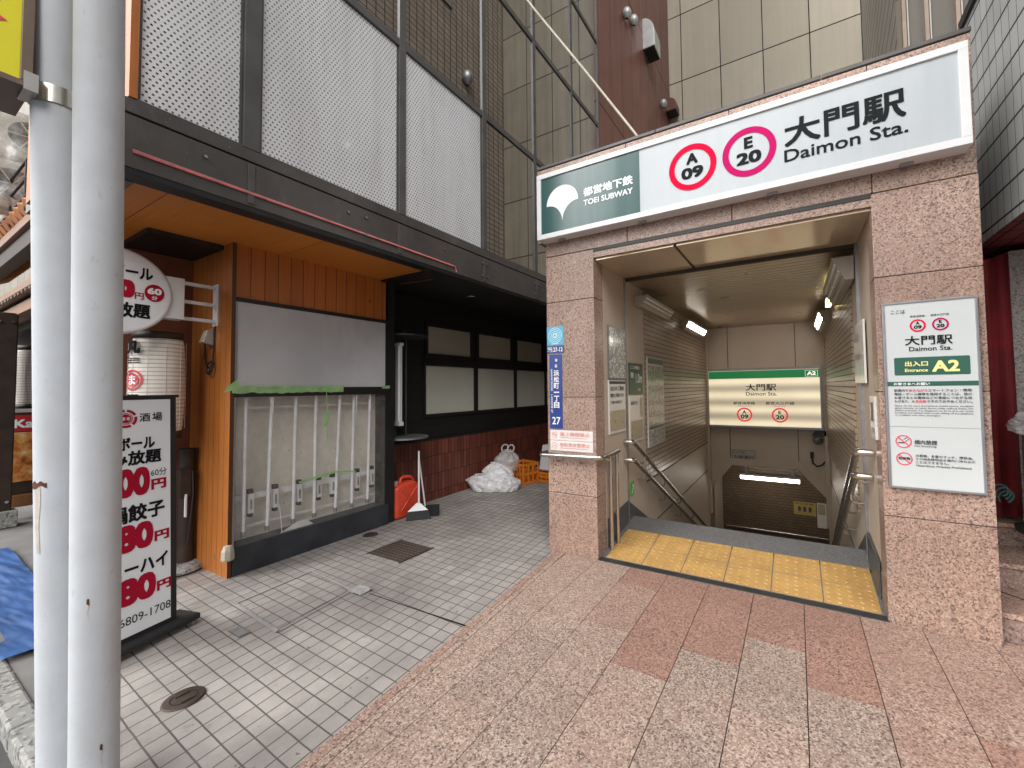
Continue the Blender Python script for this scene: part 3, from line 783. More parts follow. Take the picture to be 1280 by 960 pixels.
# ramped threshold and tactile tiles
b = MB()
def rz(y): return 0.006 + (y - 3.10) * 0.157
b.hexa([(-1.446, 3.05, -.06), (0.436, 3.05, -.06), (0.436, 3.885, -.06), (-1.446, 3.885, -.06)],
       [(-1.446, 3.05, 0.002), (0.436, 3.05, 0.002), (0.436, 3.885, rz(3.885)), (-1.446, 3.885, rz(3.885))], 'threshold')
b.hexa([(-1.446, 3.052, -.03), (0.436, 3.052, -.03), (0.436, 3.112, -.03), (-1.446, 3.112, -.03)], [(-1.446, 3.052, 0.006), (0.436, 3.052, 0.006), (0.436, 3.112, rz(3.112) + .003), (-1.446, 3.112, rz(3.112) + .003)], 'dark_slot')
b.hexa([(-1.41, 3.112, -.03), (0.42, 3.112, -.03), (0.42, 3.611, -.03), (-1.41, 3.611, -.03)], [(-1.41, 3.112, rz(3.112) + .0015), (0.42, 3.112, rz(3.112) + .0015), (0.42, 3.611, rz(3.611) + .0015), (-1.41, 3.611, rz(3.611) + .0015)], 'dark_slot')
b.build('threshold_ramp', E_)
t = MB()
tx0, tw = -1.402, 1.815 / 6
for i in range(6):
    for j in range(2):
        x0 = tx0 + i * tw + .004; x1 = x0 + tw - .008
        y0 = 3.115 + j * 0.250; y1 = y0 + .241
        ra, rb = rz(y0) - .001, rz(y1) - .001
        t.hexa([(x0, y0, ra), (x1, y0, ra), (x1, y1, rb), (x0, y1, rb)], [(x0, y0, ra + .006), (x1, y0, ra + .006), (x1, y1, rb + .006), (x0, y1, rb + .006)], 'tactile')
        for a in range(5):
            for e in range(5):
                cx = x0 + (a + .5) * (x1 - x0) / 5; cy = y0 + (e + .5) * (y1 - y0) / 5; cz = rz(cy) + .0048
                t.lathe([(0.0135, 0), (0.0115, .0035), (0.0085, .005), (0.0001, .0052)], (cx, cy, cz), 'tactile_pale' if random.random() < .6 else 'tactile', 10)
t.build('tactile_paving', kind='structure')

# ---- big station sign
S = thing('station_sign', 'long white and green station name sign across the top of the entrance', 'station sign', (-0.53, 2.937, 2.68))
b = MB(); fw = 0.042
x0, x1, z0, z1 = -1.924, 0.866, 2.682, 3.253
for (a, d, e, f) in ((x0, x1, z0, z0 + fw), (x0, x1, z1 - fw, z1), (x0, x0 + fw, z0 + fw, z1 - fw), (x1 - fw, x1, z0 + fw, z1 - fw)):
    b.box(a, d, 2.937, YF, e, f, 'white')
for x in (-1.72, -1.0, -.1, .6): b.box(x - .03, x + .03, 3.0, 3.03, z0 - .018, z0, 'steel_dull')
b.build('frame', S, 0.002)
b = MB(); b.box(x0 + fw, x1 - fw, 2.95, YF - .01, z0 + fw, z1 - fw, 'signwhite'); b.build('face_panel', S)
b = MB(); F = FY(2.95)
b.rect(F, -1.881, 2.7245, -0.993, 3.2105, 'signgreen', 0.002); b.build('green_panel', S)
b = MB()
gk = [(-1.827, 2.964)]
cx, cz, rr = -1.674, 2.960, 0.153
gk = [(cx + rr * math.cos(R(a)), cz + rr * math.sin(R(a))) for a in range(0, 181, 6)]
gk += [(cx - .153 + .153 * (1 - (1 - tt) ** 1.55), cz - .150 * (tt ** 2.1)) for tt in [i / 12 for i in range(1, 13)]]
gk += [(cx + .153 - .153 * (1 - (1 - tt) ** 1.55), cz - .150 * (tt ** 2.1)) for tt in [i / 12 for i in range(11, 0, -1)]]
b.poly(F, [(p[0], min(p[1], 3.113)) for p in gk], 'letter_white', 0.004); b.build('emblem', S); b = MB()
b.text(F, '都営地下鉄', (-1.473, 2.962, -1.047, 3.034), 'letter_white', 0.03, 0.004)
b.text(F, 'TOEI SUBWAY', (-1.473, 2.888, -1.05, 2.934), 'letter_white', 0.02, 0.004)
b.build('lettering', S); b = MB()
for cxx, mt, L1, L2, lw in ((-0.6015, 'ring_red', 'A', '09', .04), (-0.2305, 'ring_magenta', 'E', '20', .027)):
    q = MB(); q.ring(F, cxx, 2.9675, 0.1255, 0.1665, mt, 0.003)
    q.text(F, L1, (cxx - lw, 2.991, cxx + lw, 3.069), 'ink', 0.035, 0.003)
    q.text(F, L2, (cxx - .077, 2.887, cxx + .076, 2.969), 'ink', 0.035, 0.003); q.build('line_symbol', S)
b.text(F, '大門駅', (-0.018, 2.929, 0.597, 3.104), 'ink', 0.021, 0.003)
b.text(F, 'Daimon Sta.', (-0.022, 2.832, 0.602, 2.911), 'ink', 0.012, 0.003)
b.build('lettering', S)

# ---- white notice board on the right pillar
S = thing('notice_board', 'tall white framed station notice board on the right granite pillar', 'notice board', (0.667, 3.05, 0.79))
b = MB(); x0, x1, z0, z1 = 0.457, 0.877, 0.792, 1.876; fw = .012
for (a, d, e, f) in ((x0, x1, z0, z0 + fw), (x0, x1, z1 - fw, z1), (x0, x0 + fw, z0 + fw, z1 - fw), (x1 - fw, x1, z0 + fw, z1 - fw)):
    b.box(a, d, 3.028, YF, e, f, 'steel_dull')
b.build('frame', S, 0.0015)
MB().box(x0 + fw, x1 - fw, 3.034, YF - .004, z0 + fw, z1 - fw, 'boardwhite').build('panel', S)
b = MB(); F = FY(3.034)
b.text(F, 'ここは', (0.50, 1.807, 0.564, 1.829), 'small_ink', .01)
b.text(F, '都営浅草線', (0.586, 1.780, 0.652, 1.791), 'small_ink', .01); b.text(F, '都営大江戸線', (0.678, 1.780, 0.756, 1.791), 'small_ink', .01)
for cxx, mt, L1, L2, lw in ((0.6195, 'ring_red', 'A', '09', .008), (0.7185, 'ring_magenta', 'E', '20', .006)):
    q = MB(); q.ring(F, cxx, 1.731, 0.0275, 0.036, mt, 0.003)
    q.text(F, L1, (cxx - lw, 1.737, cxx + lw, 1.754), 'ink', 0.03, 0.003); q.text(F, L2, (cxx - .0175, 1.713, cxx + .0175, 1.732), 'ink', 0.03, 0.003); q.build('line_symbol', S)
b.text(F, '大門駅', (0.558, 1.618, 0.767, 1.672), 'ink', .015)
b.text(F, 'Daimon Sta.', (0.576, 1.584, 0.764, 1.610), 'ink', .008)
b.rrect(F, 0.505, 1.446, 0.835, 1.549, .007, 'boardgreen')
b.text(F, '出入口', (0.554, 1.497, 0.657, 1.526), 'pale_yellow', .03); b.text(F, 'Entrance', (0.553, 1.465, 0.656, 1.484), 'pale_yellow', .025)
b.text(F, 'A2', (0.674, 1.463, 0.791, 1.527), 'pale_yellow', .03)
b.rect(F, 0.470, 1.3835, 0.864, 1.409, 'boardgreen')
b.text(F, 'お客さまへお願い', (0.498, 1.388, 0.661, 1.404), 'letter_white', .025)
L = [(1.350, 1.366, [('駅構内で', 'small_ink', 0, .065), ('歩きながら', 'pinkred', .067, .15), ('スマートフォン・携帯', 'small_ink', .152, .336)]),
     (1.329, 1.345, [('電話・ゲーム機等を使用することは、他の', 'small_ink', 0, .336)]),
     (1.308, 1.324, [('お客さまとの衝突などの事故につながる恐', 'small_ink', 0, .336)]),
     (1.287, 1.303, [('れがあり、大', 'small_ink', 0, .092), ('変危険', 'pinkred', .094, .142), ('ですのでおやめください。', 'small_ink', .145, .336)])]
for zz0, zz1, runs in L:
    for tx, mt, a, d in runs: b.text(F, tx, (.499 + a, zz0, .499 + d, zz1), mt, .012)
for i, tx in enumerate(('Please do not use a smartphone, mobile phone, handheld', 'game console, or other device while walking within the',
                        'station premises. It is dangerous to do so as it can cause', 'accidents and contact with a train, falling off the platform,', 'or a collision with other passengers.')):
    b.text(F, tx, (.499, 1.264 - i * .0135, .836 if i < 4 else .701, 1.273 - i * .0135), 'small_ink', .01)
b.rect(F, 0.470, 1.147, 0.864, 1.150, 'grey_line')
b.build('lettering', S); b = MB(); b.ring(F, .532, 1.063, .0315, .037, 'pinkred', .003); b.bar(F, (.508, 1.086), (.556, 1.04), .006, 'pinkred', .0032)
b.rect(F, .507, 1.052, .545, 1.058, 'ink'); b.bar(F, (.54, 1.062), (.556, 1.078), .003, 'ink'); b.bar(F, (.533, 1.075), (.55, 1.087), .003, 'ink')
b.build('prohibition_symbol', S); b = MB(); b.text(F, '構内禁煙', (.581, 1.049, .680, 1.075), 'small_ink', .02); b.text(F, 'No Smoking', (.581, 1.034, .676, 1.045), 'small_ink', .01)
q = b; b = MB(); b.ring(F, .532, .9635, .0315, .037, 'pinkred', .003); b.text(F, '危険物', (.505, .958, .559, .974), 'ink', .02); b.bar(F, (.508, .987), (.556, .94), .006, 'pinkred', .0034)
b.build('prohibition_symbol', S); b = q; b.text(F, '火薬類、多量のマッチ、揮発油、', (.583, .978, .826, .993), 'small_ink', .01); b.text(F, 'その他危険物品を構内に持ち込む', (.583, .960, .835, .974), 'small_ink', .01)
b.text(F, 'ことはできません。', (.583, .942, .726, .956), 'small_ink', .01); b.text(F, 'Hazardous Articles Prohibited', (.583, .925, .816, .936), 'small_ink', .01)
b.build('lettering', S)

# ---- plates on the left pillar
F = FY(YF - .004)
def plate(name, label, cat, x0, z0, x1, z1, mat, th=.004):
    b = MB(); b.box(x0, x1, YF - th, YF - .0002, z0, z1, mat); return b
b = plate('', '', '', -1.907, 1.776, -1.742, 1.936, 'cyan')
for r in (.070, .055, .040): b.ring(F, -1.8245, 1.858, r - .006, r, 'pale_cyan', .0015)
b.disc(F, -1.8245, 1.858, .026, 'pale_cyan', .0015); b.disc(F, -1.8245, 1.858, .009, 'cyan', .003); b.text(F, '○○○○', (-1.86, 1.781, -1.79, 1.789), 'pale_cyan', 0) if 0 else b.rect(F, -1.862, 1.782, -1.788, 1.788, 'pale_cyan')
tag(b.build('round_wave_sticker', loc=(-1.82, YF, 1.78)), 'light blue square sticker of concentric circles, topmost on the left pillar', 'sticker')
b = plate('', '', '', -1.9085, 1.703, -1.737, 1.766, 'blueplate')
b.text(F, '27-12', (-1.842, 1.716, -1.748, 1.754), 'letter_white', .02); b.rect(F, -1.902, 1.737, -1.852, 1.742, 'letter_white'); b.text(F, '浜松町', (-1.902, 1.744, -1.852, 1.758), 'letter_white', .02); b.text(F, '一丁目', (-1.902, 1.714, -1.852, 1.732), 'letter_white', .02)
tag(b.build('house_number_plate', loc=(-1.82, YF, 1.7)), 'small dark blue plate numbered 27-12 on the left pillar', 'address plate')
b = plate('', '', '', -1.885, 1.050, -1.759, 1.692, 'blueplate')
zc = 1.655
for ch, h, wd in (('港', .022, .022), ('区', .022, .022)):
    pass
b.text(F, '港', (-1.827, 1.630, -1.803, 1.654), 'letter_white', .03); b.text(F, '区', (-1.827, 1.580, -1.803, 1.604), 'letter_white', .03)
for i, ch in enumerate('浜松町一丁目'):
    cz_ = 1.530 - i * .0555
    hh = .005 if ch == '一' else .0255
    b.text(F, ch, (-1.842, cz_ - hh, -1.788, cz_ + hh), 'letter_white', .025)
b.text(F, 'HAMAMATSUCHO', (-1.871, 1.375, -1.853, 1.565), 'letter_white', .015, rot=1); b.text(F, '1-CHOME 27', (-1.871, 1.185, -1.853, 1.345), 'letter_white', .015, rot=1)
b.text(F, '27', (-1.862, 1.085, -1.779, 1.150), 'letter_white', .012)
tag(b.build('address_plate', loc=(-1.82, YF, 1.05)), 'tall dark blue street address plate with white vertical lettering', 'address plate')
for zz0, zz1, tx, lab in ((.951, 1.037, '路上喫煙禁止', 'white no smoking sticker just below the tall blue plate'), (.862, .947, '自転車放置禁止', 'lower white sticker just above the steel rail on the left pillar')):
    b = plate('', '', '', -1.885, zz0, -1.474, zz1, 'sticker')
    zm = (zz0 + zz1) / 2
    b.ring(F, -1.842, zm, .022, .027, 'sticker_red'); 
    if 'no smoking' in lab: b.bar(F, (-1.86, zm + .01), (-1.825, zm - .003), .014, 'sticker_red')
    else: b.rect(F, -1.855, zm - .005, -1.829, zm + .003, 'sticker_red')
    b.text(F, tx, (-1.785, zm - .006, -1.50, zm + .028), 'sticker_red', .015); b.rect(F, -1.785, zm - .022, -1.52, zm - .016, 'sticker_red')
    tag(b.build('warning_sticker', loc=(-1.7, YF, zz0)), lab, 'sticker')

# ---- steel rail round the left pillar
S = thing('guard_rail', 'stainless guard rail wrapped round the left granite pillar', 'guard rail', (-1.67, 3.0, 0))
b = MB()
path = [(-1.945, 3.10, .83)] + arc((-1.915, 3.015, .83), .03, 180, 270, (1, 0, 0), (0, 1, 0), 5) + arc((-1.405, 3.015, .838), .03, -90, 0, (1, 0, 0), (0, 1, 0), 5) + [(-1.375, 3.36, .845)]
b.tube(path, .021, 'steel', 14); b.build('rail', S)
for x in (-1.80, -1.58):
    MB().tube([(x, YF, .775), (x, 3.02, .775), (x, 2.985, .795), (x, 2.985, .82)], .010, 'steel', 10).lathe([(0, 0), (.0, 0)], (x, YF, .77), 'steel').build('bracket', S)
MB().tube([(-1.43, 3.20, .79), (-1.385, 3.20, .79), (-1.375, 3.20, .835)], .010, 'steel', 10).build('bracket', S)
for x, y in ((-1.398, 3.235), (-1.388, 3.345)):
    MB().tube([(x, y, .02), (x, y, .82)], .017, 'steel', 14).build('post', S)
# ---- stair handrails
def handrail(label, x, wx, ytop, ztop, ybot, zbot):
    S = thing('handrail', label, 'handrail', (x, ytop, ztop), 'stainless handrails along the stairway')
    sgn = 1 if x > wx else -1
    b = MB()
    d = Vector((0, ybot - ytop, zbot - ztop)).normalized()
    top = Vector((x, ytop, ztop))
    pts = [Vector((wx, ytop - .03, ztop)), Vector((x - sgn * .02, ytop - .03, ztop)), top + Vector((0, -.015, .0)), top + d * .06, Vector((x, ybot, zbot))]
    b.tube(pts, .0235, 'steel', 16); b.build('rail', S)
    Ld = (Vector((x, ybot, zbot)) - top).length
    for k in range(4):
        p = top + d * (.35 + k * .8)
        if .35 + k * .8 > Ld: break
        MB().tube([(wx, p.y, p.z - .085), (x - sgn * .02, p.y, p.z - .085), (x, p.y, p.z - .06), (x, p.y, p.z - .01)], .009, 'steel', 8).build('bracket', S)
handrail('upper steel handrail on the stairway wall with posters', -1.36, -1.44, 3.70, .88, 7.6, -1.22)
handrail('lower steel handrail on the stairway wall with posters', -1.36, -1.44, 3.70, .71, 7.6, -1.36)
handrail('upper steel handrail on the stairway wall nearest the white notice board', .335, .425, 3.36, .945, 7.4, -1.42)
handrail('lower steel handrail on the stairway wall nearest the white notice board', .335, .425, 3.46, .77, 7.4, -1.53)
S = thing('handrail', 'level steel handrail across the dark rear wall below the stairs', 'handrail', (-.45, 9.25, -1.53), 'stainless handrails along the stairway')
MB().tube([(-1.36, 9.24, -1.53), (.45, 9.24, -1.53)], .02, 'steel', 12).build('rail', S)
for x in (-1.1, -.45, .2): MB().tube([(x, 9.3, -1.58), (x, 9.25, -1.58), (x, 9.24, -1.54)], .009, 'steel', 8).build('bracket', S)

# ---- back-lit direction sign on the bulkhead
S = thing('backlit_sign', 'backlit station name sign glowing warm above the stairs', 'illuminated sign', (-.53, 7.8, .64))
b = MB(); x0, x1, z0, z1 = -1.436, .374, .655, 1.702; fw = .04
for (a, d, e, f) in ((x0, x1, z0, z0 + fw), (x0, x1, z1 - fw, z1), (x0, x0 + fw, z0 + fw, z1 - fw), (x1 - fw, x1, z0 + fw, z1 - fw)):
    b.box(a, d, 7.79, 7.9, e, f, 'steel_dull')
b.build('frame', S, .003)
MB().box(x0 + fw, x1 - fw, 7.802, 7.89, z0 + fw, z1 - fw, 'lightbox').build('face_panel', S)
b = MB(); F = FY(7.802)
b.rect(F, -1.392, 1.522, .334, 1.655, 'litgreen', .002)
for a in ((.132, 1.537, .136, 1.637), (.307, 1.537, .311, 1.637), (.136, 1.633, .307, 1.637), (.136, 1.537, .307, 1.541)): b.rect(F, *a, 'litletter', .004)
b.text(F, 'A2', (.16, 1.558, .285, 1.617), 'litletter', .03, .004)
b.text(F, '大門駅', (-.772, 1.306, -.297, 1.425), 'black_ink', .012); b.text(F, 'Daimon Sta.', (-.774, 1.222, -.290, 1.284), 'black_ink', .005)
b.text(F, '都営浅草線', (-.988, 1.064, -.635, 1.116), 'small_ink', .01); b.text(F, '都営大江戸線', (-.469, 1.064, -.035, 1.118), 'small_ink', .01)
b.text(F, 'Asakusa Line', (-.92, 1.030, -.70, 1.050), 'pinkred', 0); b.text(F, 'Oedo Line', (-.34, 1.030, -.17, 1.050), 'pinkred', 0)
for cxx, mt, L1, L2, lw in ((-.808, 'ring_red', 'A', '09', .03), (-.256, 'ring_magenta', 'E', '20', .022)):
    q = MB(); q.ring(F, cxx, .888, .098, .124, 'litred', .003); q.text(F, L1, (cxx - lw, .905, cxx + lw, .965), 'black_ink', .02); q.text(F, L2, (cxx - .06, .818, cxx + .06, .890), 'black_ink', .02); q.build('line_symbol', S)
b.build('lettering', S)
b = MB(); F = FY(7.898); b.box(-1.04, -.665, 7.888, 7.9, .005, .255, 'grey_cast'); F = FY(7.888)
for a in ((-1.04, .005, -.665, .012), (-1.04, .248, -.665, .255), (-1.04, .012, -1.033, .248), (-.672, .012, -.665, .248)): b.rect(F, *a, 'small_ink')
b.text(F, 'ここでは', (-1.02, .19, -.83, .235), 'small_ink', .01); b.text(F, '左側通行', (-1.02, .075, -.69, .165), 'small_ink', .015); b.text(F, 'Keep left side', (-1.02, .03, -.72, .055), 'small_ink', 0)
tag(b.build('keep_left_sign', loc=(-.85, 7.89, 0)), 'small grey keep left plate under the backlit station sign', 'sign')
b = MB(); b.box(-.117, .257, 9.288, 9.3, -1.145, -.893, 'caution'); F = FY(9.288)
for i in range(3): b.disc(F, -.02 + i * .09, -1.02, .03, 'small_ink', .002, .045); b.rect(F, -.04 + i * .09, -1.08, .0 + i * .09, -1.05, 'small_ink', .002)
b.text(F, '足元注意', (-.09, -.94, .22, -.905), 'small_ink', .01)
tag(b.build('caution_sign', loc=(.07, 9.3, -1.1)), 'yellow caution plate with dark pictograms on the lower rear wall', 'sign')
b = MB(); b.box(.275, .43, 9.285, 9.3, -1.35, -.88, 'poster'); b.rect(FY(9.285), .29, -1.1, .41, -.9, 'posterblot')
tag(b.build('leaflet_panel', loc=(.35, 9.3, -1.3)), 'narrow pale paper panel beside the yellow caution plate', 'poster')
# camera with cable
S = thing('security_camera', 'dome security camera on a dark bracket at the right end of the backlit sign', 'security camera', (.3, 7.85, .45))
b = MB(); b.hexa([(.20, 7.80, .56), (.40, 7.80, .56), (.40, 7.9, .56), (.20, 7.9, .56)], [(.25, 7.80, .65), (.40, 7.80, .65), (.40, 7.9, .65), (.25, 7.9, .65)], 'dark_slot'); b.box(.375, .41, 7.85, 7.895, .05, .56, 'dark_slot'); b.build('bracket', S)
MB().lathe([(.075, .53 - .45), (.075, .50 - .45), (.06, .455 - .45), (.03, .43 - .45), (.001, .42 - .45)], (.275, 7.82, .45), 'steel_dull', 20).build('dome', S)
b = MB(); b.box(.165, .215, 7.86, 7.899, .19, .29, 'black_paint'); b.tube([(.19, 7.87, .20), (.20, 7.87, .11), (.26, 7.87, .06), (.33, 7.87, .09), (.385, 7.87, .16)], .013, 'rubber', 8); b.build('cable', S)
# ---- fluorescent wall lamps in the stairway
def wall_lamp(label, x, xw, y0, y1, z0, z1, lit, mat='tube_on'):
    S = thing('wall_lamp', label, 'wall lamp', (xw, (y0 + y1) / 2, z1), 'fluorescent lamps high on the stairway walls')
    sg = 1 if x > xw else -1
    b = MB(); d = .14
    b.hexa([(xw, y0, z0), (xw + sg * .06, y0, z0), (xw + sg * .06, y1, z0), (xw, y1, z0)], [(xw, y0, z1), (xw + sg * d, y0, z1), (xw + sg * d, y1, z1), (xw, y1, z1)], 'grey_cast')
    for i in range(3):
        t = .18 + .3 * i; xx = xw + sg * (.062 + .08 * t); zz = z0 + (z1 - z0) * t
        b.box(min(xx, xx + sg * .012), max(xx, xx + sg * .012), y0, y1, zz, zz + .02, 'grey_cast' if not lit else 'white')
    b.build('housing', S, .003)
    for t in (.32, .62):
        xx = xw + sg * (.068 + .08 * t); zz = z0 + (z1 - z0) * t + .02
        MB().tube([(xx, y0 + .02, zz), (xx, y1 - .02, zz)], .013, mat if lit else 'tube_off', 10).build('tube', S)
wall_lamp('unlit louvred wall lamp near the stairway mouth above the posters', -1.35, -1.438, 4.02, 5.1, 2.235, 2.34, False)
wall_lamp('lit wall lamp deep in the stairway on the poster side', -1.35, -1.438, 5.95, 7.25, 2.22, 2.36, True)
wall_lamp('unlit louvred wall lamp near the stairway mouth on the notice board side', .33, .41, 3.75, 4.95, 2.20, 2.38, False)
wall_lamp('lit white wall lamp deep in the stairway on the notice board side', .33, .41, 6.2, 7.5, 2.20, 2.36, True)
S = thing('emergency_lamp', 'small yellow lit emergency lamp between the two right wall lamps', 'emergency lamp', (.36, 5.4, 2.3))
b = MB(); b.box(.33, .41, 5.25, 5.55, 2.36, 2.45, 'dark_slot'); b.build('housing', S, .004)
MB().box(.32, .37, 5.28, 5.52, 2.28, 2.36, 'tube_yellow').build('lamp', S, .004)
S = thing('ceiling_lamp', 'lit fluorescent ceiling lamp below the bulkhead over the lower stairs', 'ceiling lamp', (-.5, 8.7, -.1))
q = MB(); q.box(-1.0, .02, 8.42, 8.58, -.30, -.26, 'white'); q.box(-.9, -.86, 8.48, 8.52, -.26, -.04, 'white'); q.box(-.12, -.08, 8.48, 8.52, -.26, -.04, 'white'); q.build('housing', S, .003)
MB().tube([(-.98, 8.46, -.335), (.0, 8.46, -.335)], .034, 'tube_low', 10).build('tube', S)

# ---- posters and plates on the stairway walls
def poster_x(name, label, cat, xw, y0, y1, z0, z1, mat, art, xn=False, border=True):
    b = MB(); t = .012; s = -1 if xn else 1
    xa, xb = sorted((xw, xw + s * t)); b.box(xa, xb, y0, y1, z0, z1, mat)
    if xn:
        F = FXn(xw - t); art(b, F, lambda y: -y)
    else:
        F = FX(xw + t); art(b, F, lambda y: y)
    return tag(b.build(name, loc=(xw, (y0 + y1) / 2, z0)), label, cat)
def a1(b, F, f): b.rect(F, 3.325, 1.485, 3.725, 1.945, 'map_a')
poster_x('area_map', 'street map panel nearest the stairway mouth, above a printed notice', 'map', -1.446, 3.31, 3.735, 1.475, 1.955, 'steel_dull', a1)
def a2(b, F, f):
    b.rect(F, 3.32, 1.43, 3.70, 1.455, 'small_ink'); b.text(F, '出口のご案内', (3.34, 1.37, 3.66, 1.41), 'small_ink', .02); b.text(F, '階段をご利用ください', (3.34, 1.31, 3.66, 1.345), 'small_ink', .02)
    b.text(F, '工事のお知らせ', (3.34, 1.25, 3.60, 1.28), 'small_ink', .01); b.rect(F, 3.33, 1.01, 3.69, 1.19, 'posterblot')
poster_x('printed_notice', 'white printed notice with a row of pictures below the street map', 'notice', -1.446, 3.315, 3.70, .985, 1.462, 'poster', a2)
def a3(b, F, f):
    b.text(F, 'ここの地盤は', (3.83, 1.58, 4.10, 1.615), 'letter_white', .01); b.text(F, '海抜', (3.83, 1.49, 3.92, 1.55), 'letter_white', .02); b.text(F, '1.0m', (3.98, 1.44, 4.17, 1.54), 'letter_white', .02); b.text(F, '港区', (4.03, 1.36, 4.12, 1.385), 'letter_white', .01)
poster_x('elevation_plate', 'dark green plate giving the height above sea level', 'plate', -1.44, 3.81, 4.2, 1.33, 1.64, 'cardgreen', a3)
def a4(b, F, f):
    b.text(F, 'お知らせ', (3.83, 1.22, 4.02, 1.26), 'small_ink', .01); b.rect(F, 3.83, .87, 4.18, 1.06, 'posterblot'); b.rect(F, 4.10, 1.09, 4.18, 1.29, 'posterblot')
poster_x('printed_notice', 'pale notice with grey pictures under the dark green plate', 'notice', -1.44, 3.80, 4.21, .85, 1.315, 'poster', a4)
def a5(b, F, f):
    b.rect(F, 4.38, 1.66, 4.97, 1.72, 'boardgreen'); b.rect(F, 4.38, .96, 4.97, 1.64, 'map_b'); b.rect(F, 4.38, .92, 4.97, .955, 'boardgreen'); b.rect(F, 4.38, .74, 4.97, .91, 'map_a')
poster_x('route_map', 'tall subway route map with green headings on the brown tiles', 'map', -1.438, 4.36, 4.99, .73, 1.73, 'poster', a5)
def a6(b, F, f): b.disc(F, 3.79 + .05, .44, .012, 'letter_white'); b.bar(F, (3.81, .36), (3.86, .43), .015, 'letter_white')
poster_x('exit_sticker', 'small green exit sticker low on the stairway wall by the handrail', 'sticker', -1.44, 3.79, 3.88, .34, .47, 'exitgreen', a6)
def a7(b, F, f): b.text(F, 'お願い', (f(3.9), 1.72, f(3.62), 1.78), 'grey_line', .01); b.text(F, '階段注意', (f(3.9), 1.58, f(3.6), 1.63), 'grey_line', .01)
poster_x('blank_panel', 'pale plain panel on the stairway wall beside the right pillar', 'panel', .425, 3.46, 3.99, 1.405, 1.85, 'poster', a7, True)
def a8(b, F, f): b.rect(F, f(3.30), 1.16, f(3.22), 1.28, 'bronze'); b.text(F, 'EXIT', (f(3.31), 1.10, f(3.2), 1.13), 'small_ink', .01) if 0 else b.rect(F, f(3.31), 1.09, f(3.2), 1.12, 'grey_line')
poster_x('wall_plate', 'small beige pictogram plate on the right jamb of the entrance', 'plate', .432, 3.17, 3.34, 1.05, 1.32, 'poster', a8, True)

# ================================================================ izakaya building on the left
Bd = thing('restaurant_building', 'restaurant building with orange boards below and white perforated panels above', 'building', (-4, 2, 0))
XB = -3.0
MB().box(-4.50, -3.782, 1.468, 1.494, -.02, 2.57, 'wood_front').build('board_wall', Bd)
MB().box(-3.84, -3.80, 1.4945, 2.84, 2.0, 2.57, 'wood_side').build('board_wall', Bd)
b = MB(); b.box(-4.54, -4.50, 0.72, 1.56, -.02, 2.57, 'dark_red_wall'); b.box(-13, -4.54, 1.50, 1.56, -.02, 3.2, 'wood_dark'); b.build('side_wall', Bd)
b = MB()
b.add([(-3.09, .80, 2.568), (-3.15, .76, 2.568), (-4.5, .74, 2.568), (-4.5, 1.5, 2.568), (-3.80, 1.5, 2.568), (-3.80, 2.776, 2.568), (-3.09, 2.776, 2.568)], [tuple(reversed(range(7)))], 'wood_soffit')
b.box(-4.5, -3.09, .745, 2.776, 2.572, 2.60, 'wood_soffit'); b.build('soffit', Bd)
b = MB(); b.box(-4.70, -3.93, 1.03, 1.50, 2.535, 2.567, 'black_paint'); b.build('soffit_recess', Bd)
# steel fascia
b = MB()
b.box(XB - .1, XB, .66, 9.0, 2.585, 2.866, 'dark_steel'); b.box(XB - .08, XB - .012, .66, 9.0, 2.866, 2.876, 'black_paint'); b.box(XB - .1, XB + .004, .66, 9.0, 2.876, 2.952, 'dark_steel')
b.box(XB - .12, XB - .004, .66, 9.0, 2.55, 2.585, 'black_paint')
b.box(-4.6, XB - .1, .66, .76, 2.55, 2.95, 'dark_steel')
for y in (1.255, 2.38, 3.5, 4.55, 5.63): b.box(XB, XB + .008, y - .02, y + .02, 2.60, 2.86, 'frame_steel')
b.build('fascia_beam', Bd, .003)
for y in (1.02, 1.9, 2.05, 2.9, 3.46, 3.54, 4.51, 4.59):
    for z in ((2.79,) if y in (1.02, 1.9, 2.9) else (2.66, 2.80)): MB().tube([(XB + .006, y, z), (XB + .016, y, z)], .010, 'steel_dull', 6).build('bolt', Bd)
b = MB(); b.tube([(XB + .008, .72, 2.668), (XB + .008, 1.6, 2.662), (XB + .01, 2.3, 2.657), (XB + .008, 3.04, 2.650), (XB + .008, 3.06, 2.60)], .0065, 'pinktape', 6)
b.tube([(XB + .006, .72, 2.680), (XB + .006, 1.5, 2.672), (XB + .006, 2.4, 2.664), (XB + .006, 3.03, 2.657)], .003, 'sticker_red', 6)
b.tube([(XB + .004, 3.06, 2.60), (-3.3, 2.99, 2.548), (-3.7, 2.95, 2.548)], .006, 'dark_red_wall', 6); b.build('light_strip', Bd)
# screen frame
b = MB()
for y in (1.255, 2.407, 3.512, 4.547, 5.63, 6.675):
    wd = .047 if y < 2 else .034
    b.box(XB - .03, XB + .006, y - wd, y + wd, 2.953, 12.0, 'frame_steel')
for z in (4.515, 6.18, 7.755, 9.35): b.box(XB - .03, XB + .003, 1.30, 6.66, z - .035, z + .035, 'frame_steel')
b.box(XB - .08, XB + .002, .73, 6.66, 2.952, 2.965, 'frame_steel')
b.build('screen_frame', Bd, .003)
for y0, y1 in ((.735, 1.206), (1.304, 2.371), (2.443, 3.476)):
    q = MB(); q.quad((XB - .02, y0, 2.966), (XB - .02, y1, 2.966), (XB - .02, y1, 4.479), (XB - .02, y0, 4.479), 'perf')
    for a in (y0, y1 - .014): q.box(XB - .026, XB - .016, a, a + .014, 2.966, 4.479, 'frame_steel')
    q.box(XB - .026, XB - .016, y0 + .014, y1 - .014, 2.966, 2.975, 'white')
    q.build('perforated_panel', Bd)
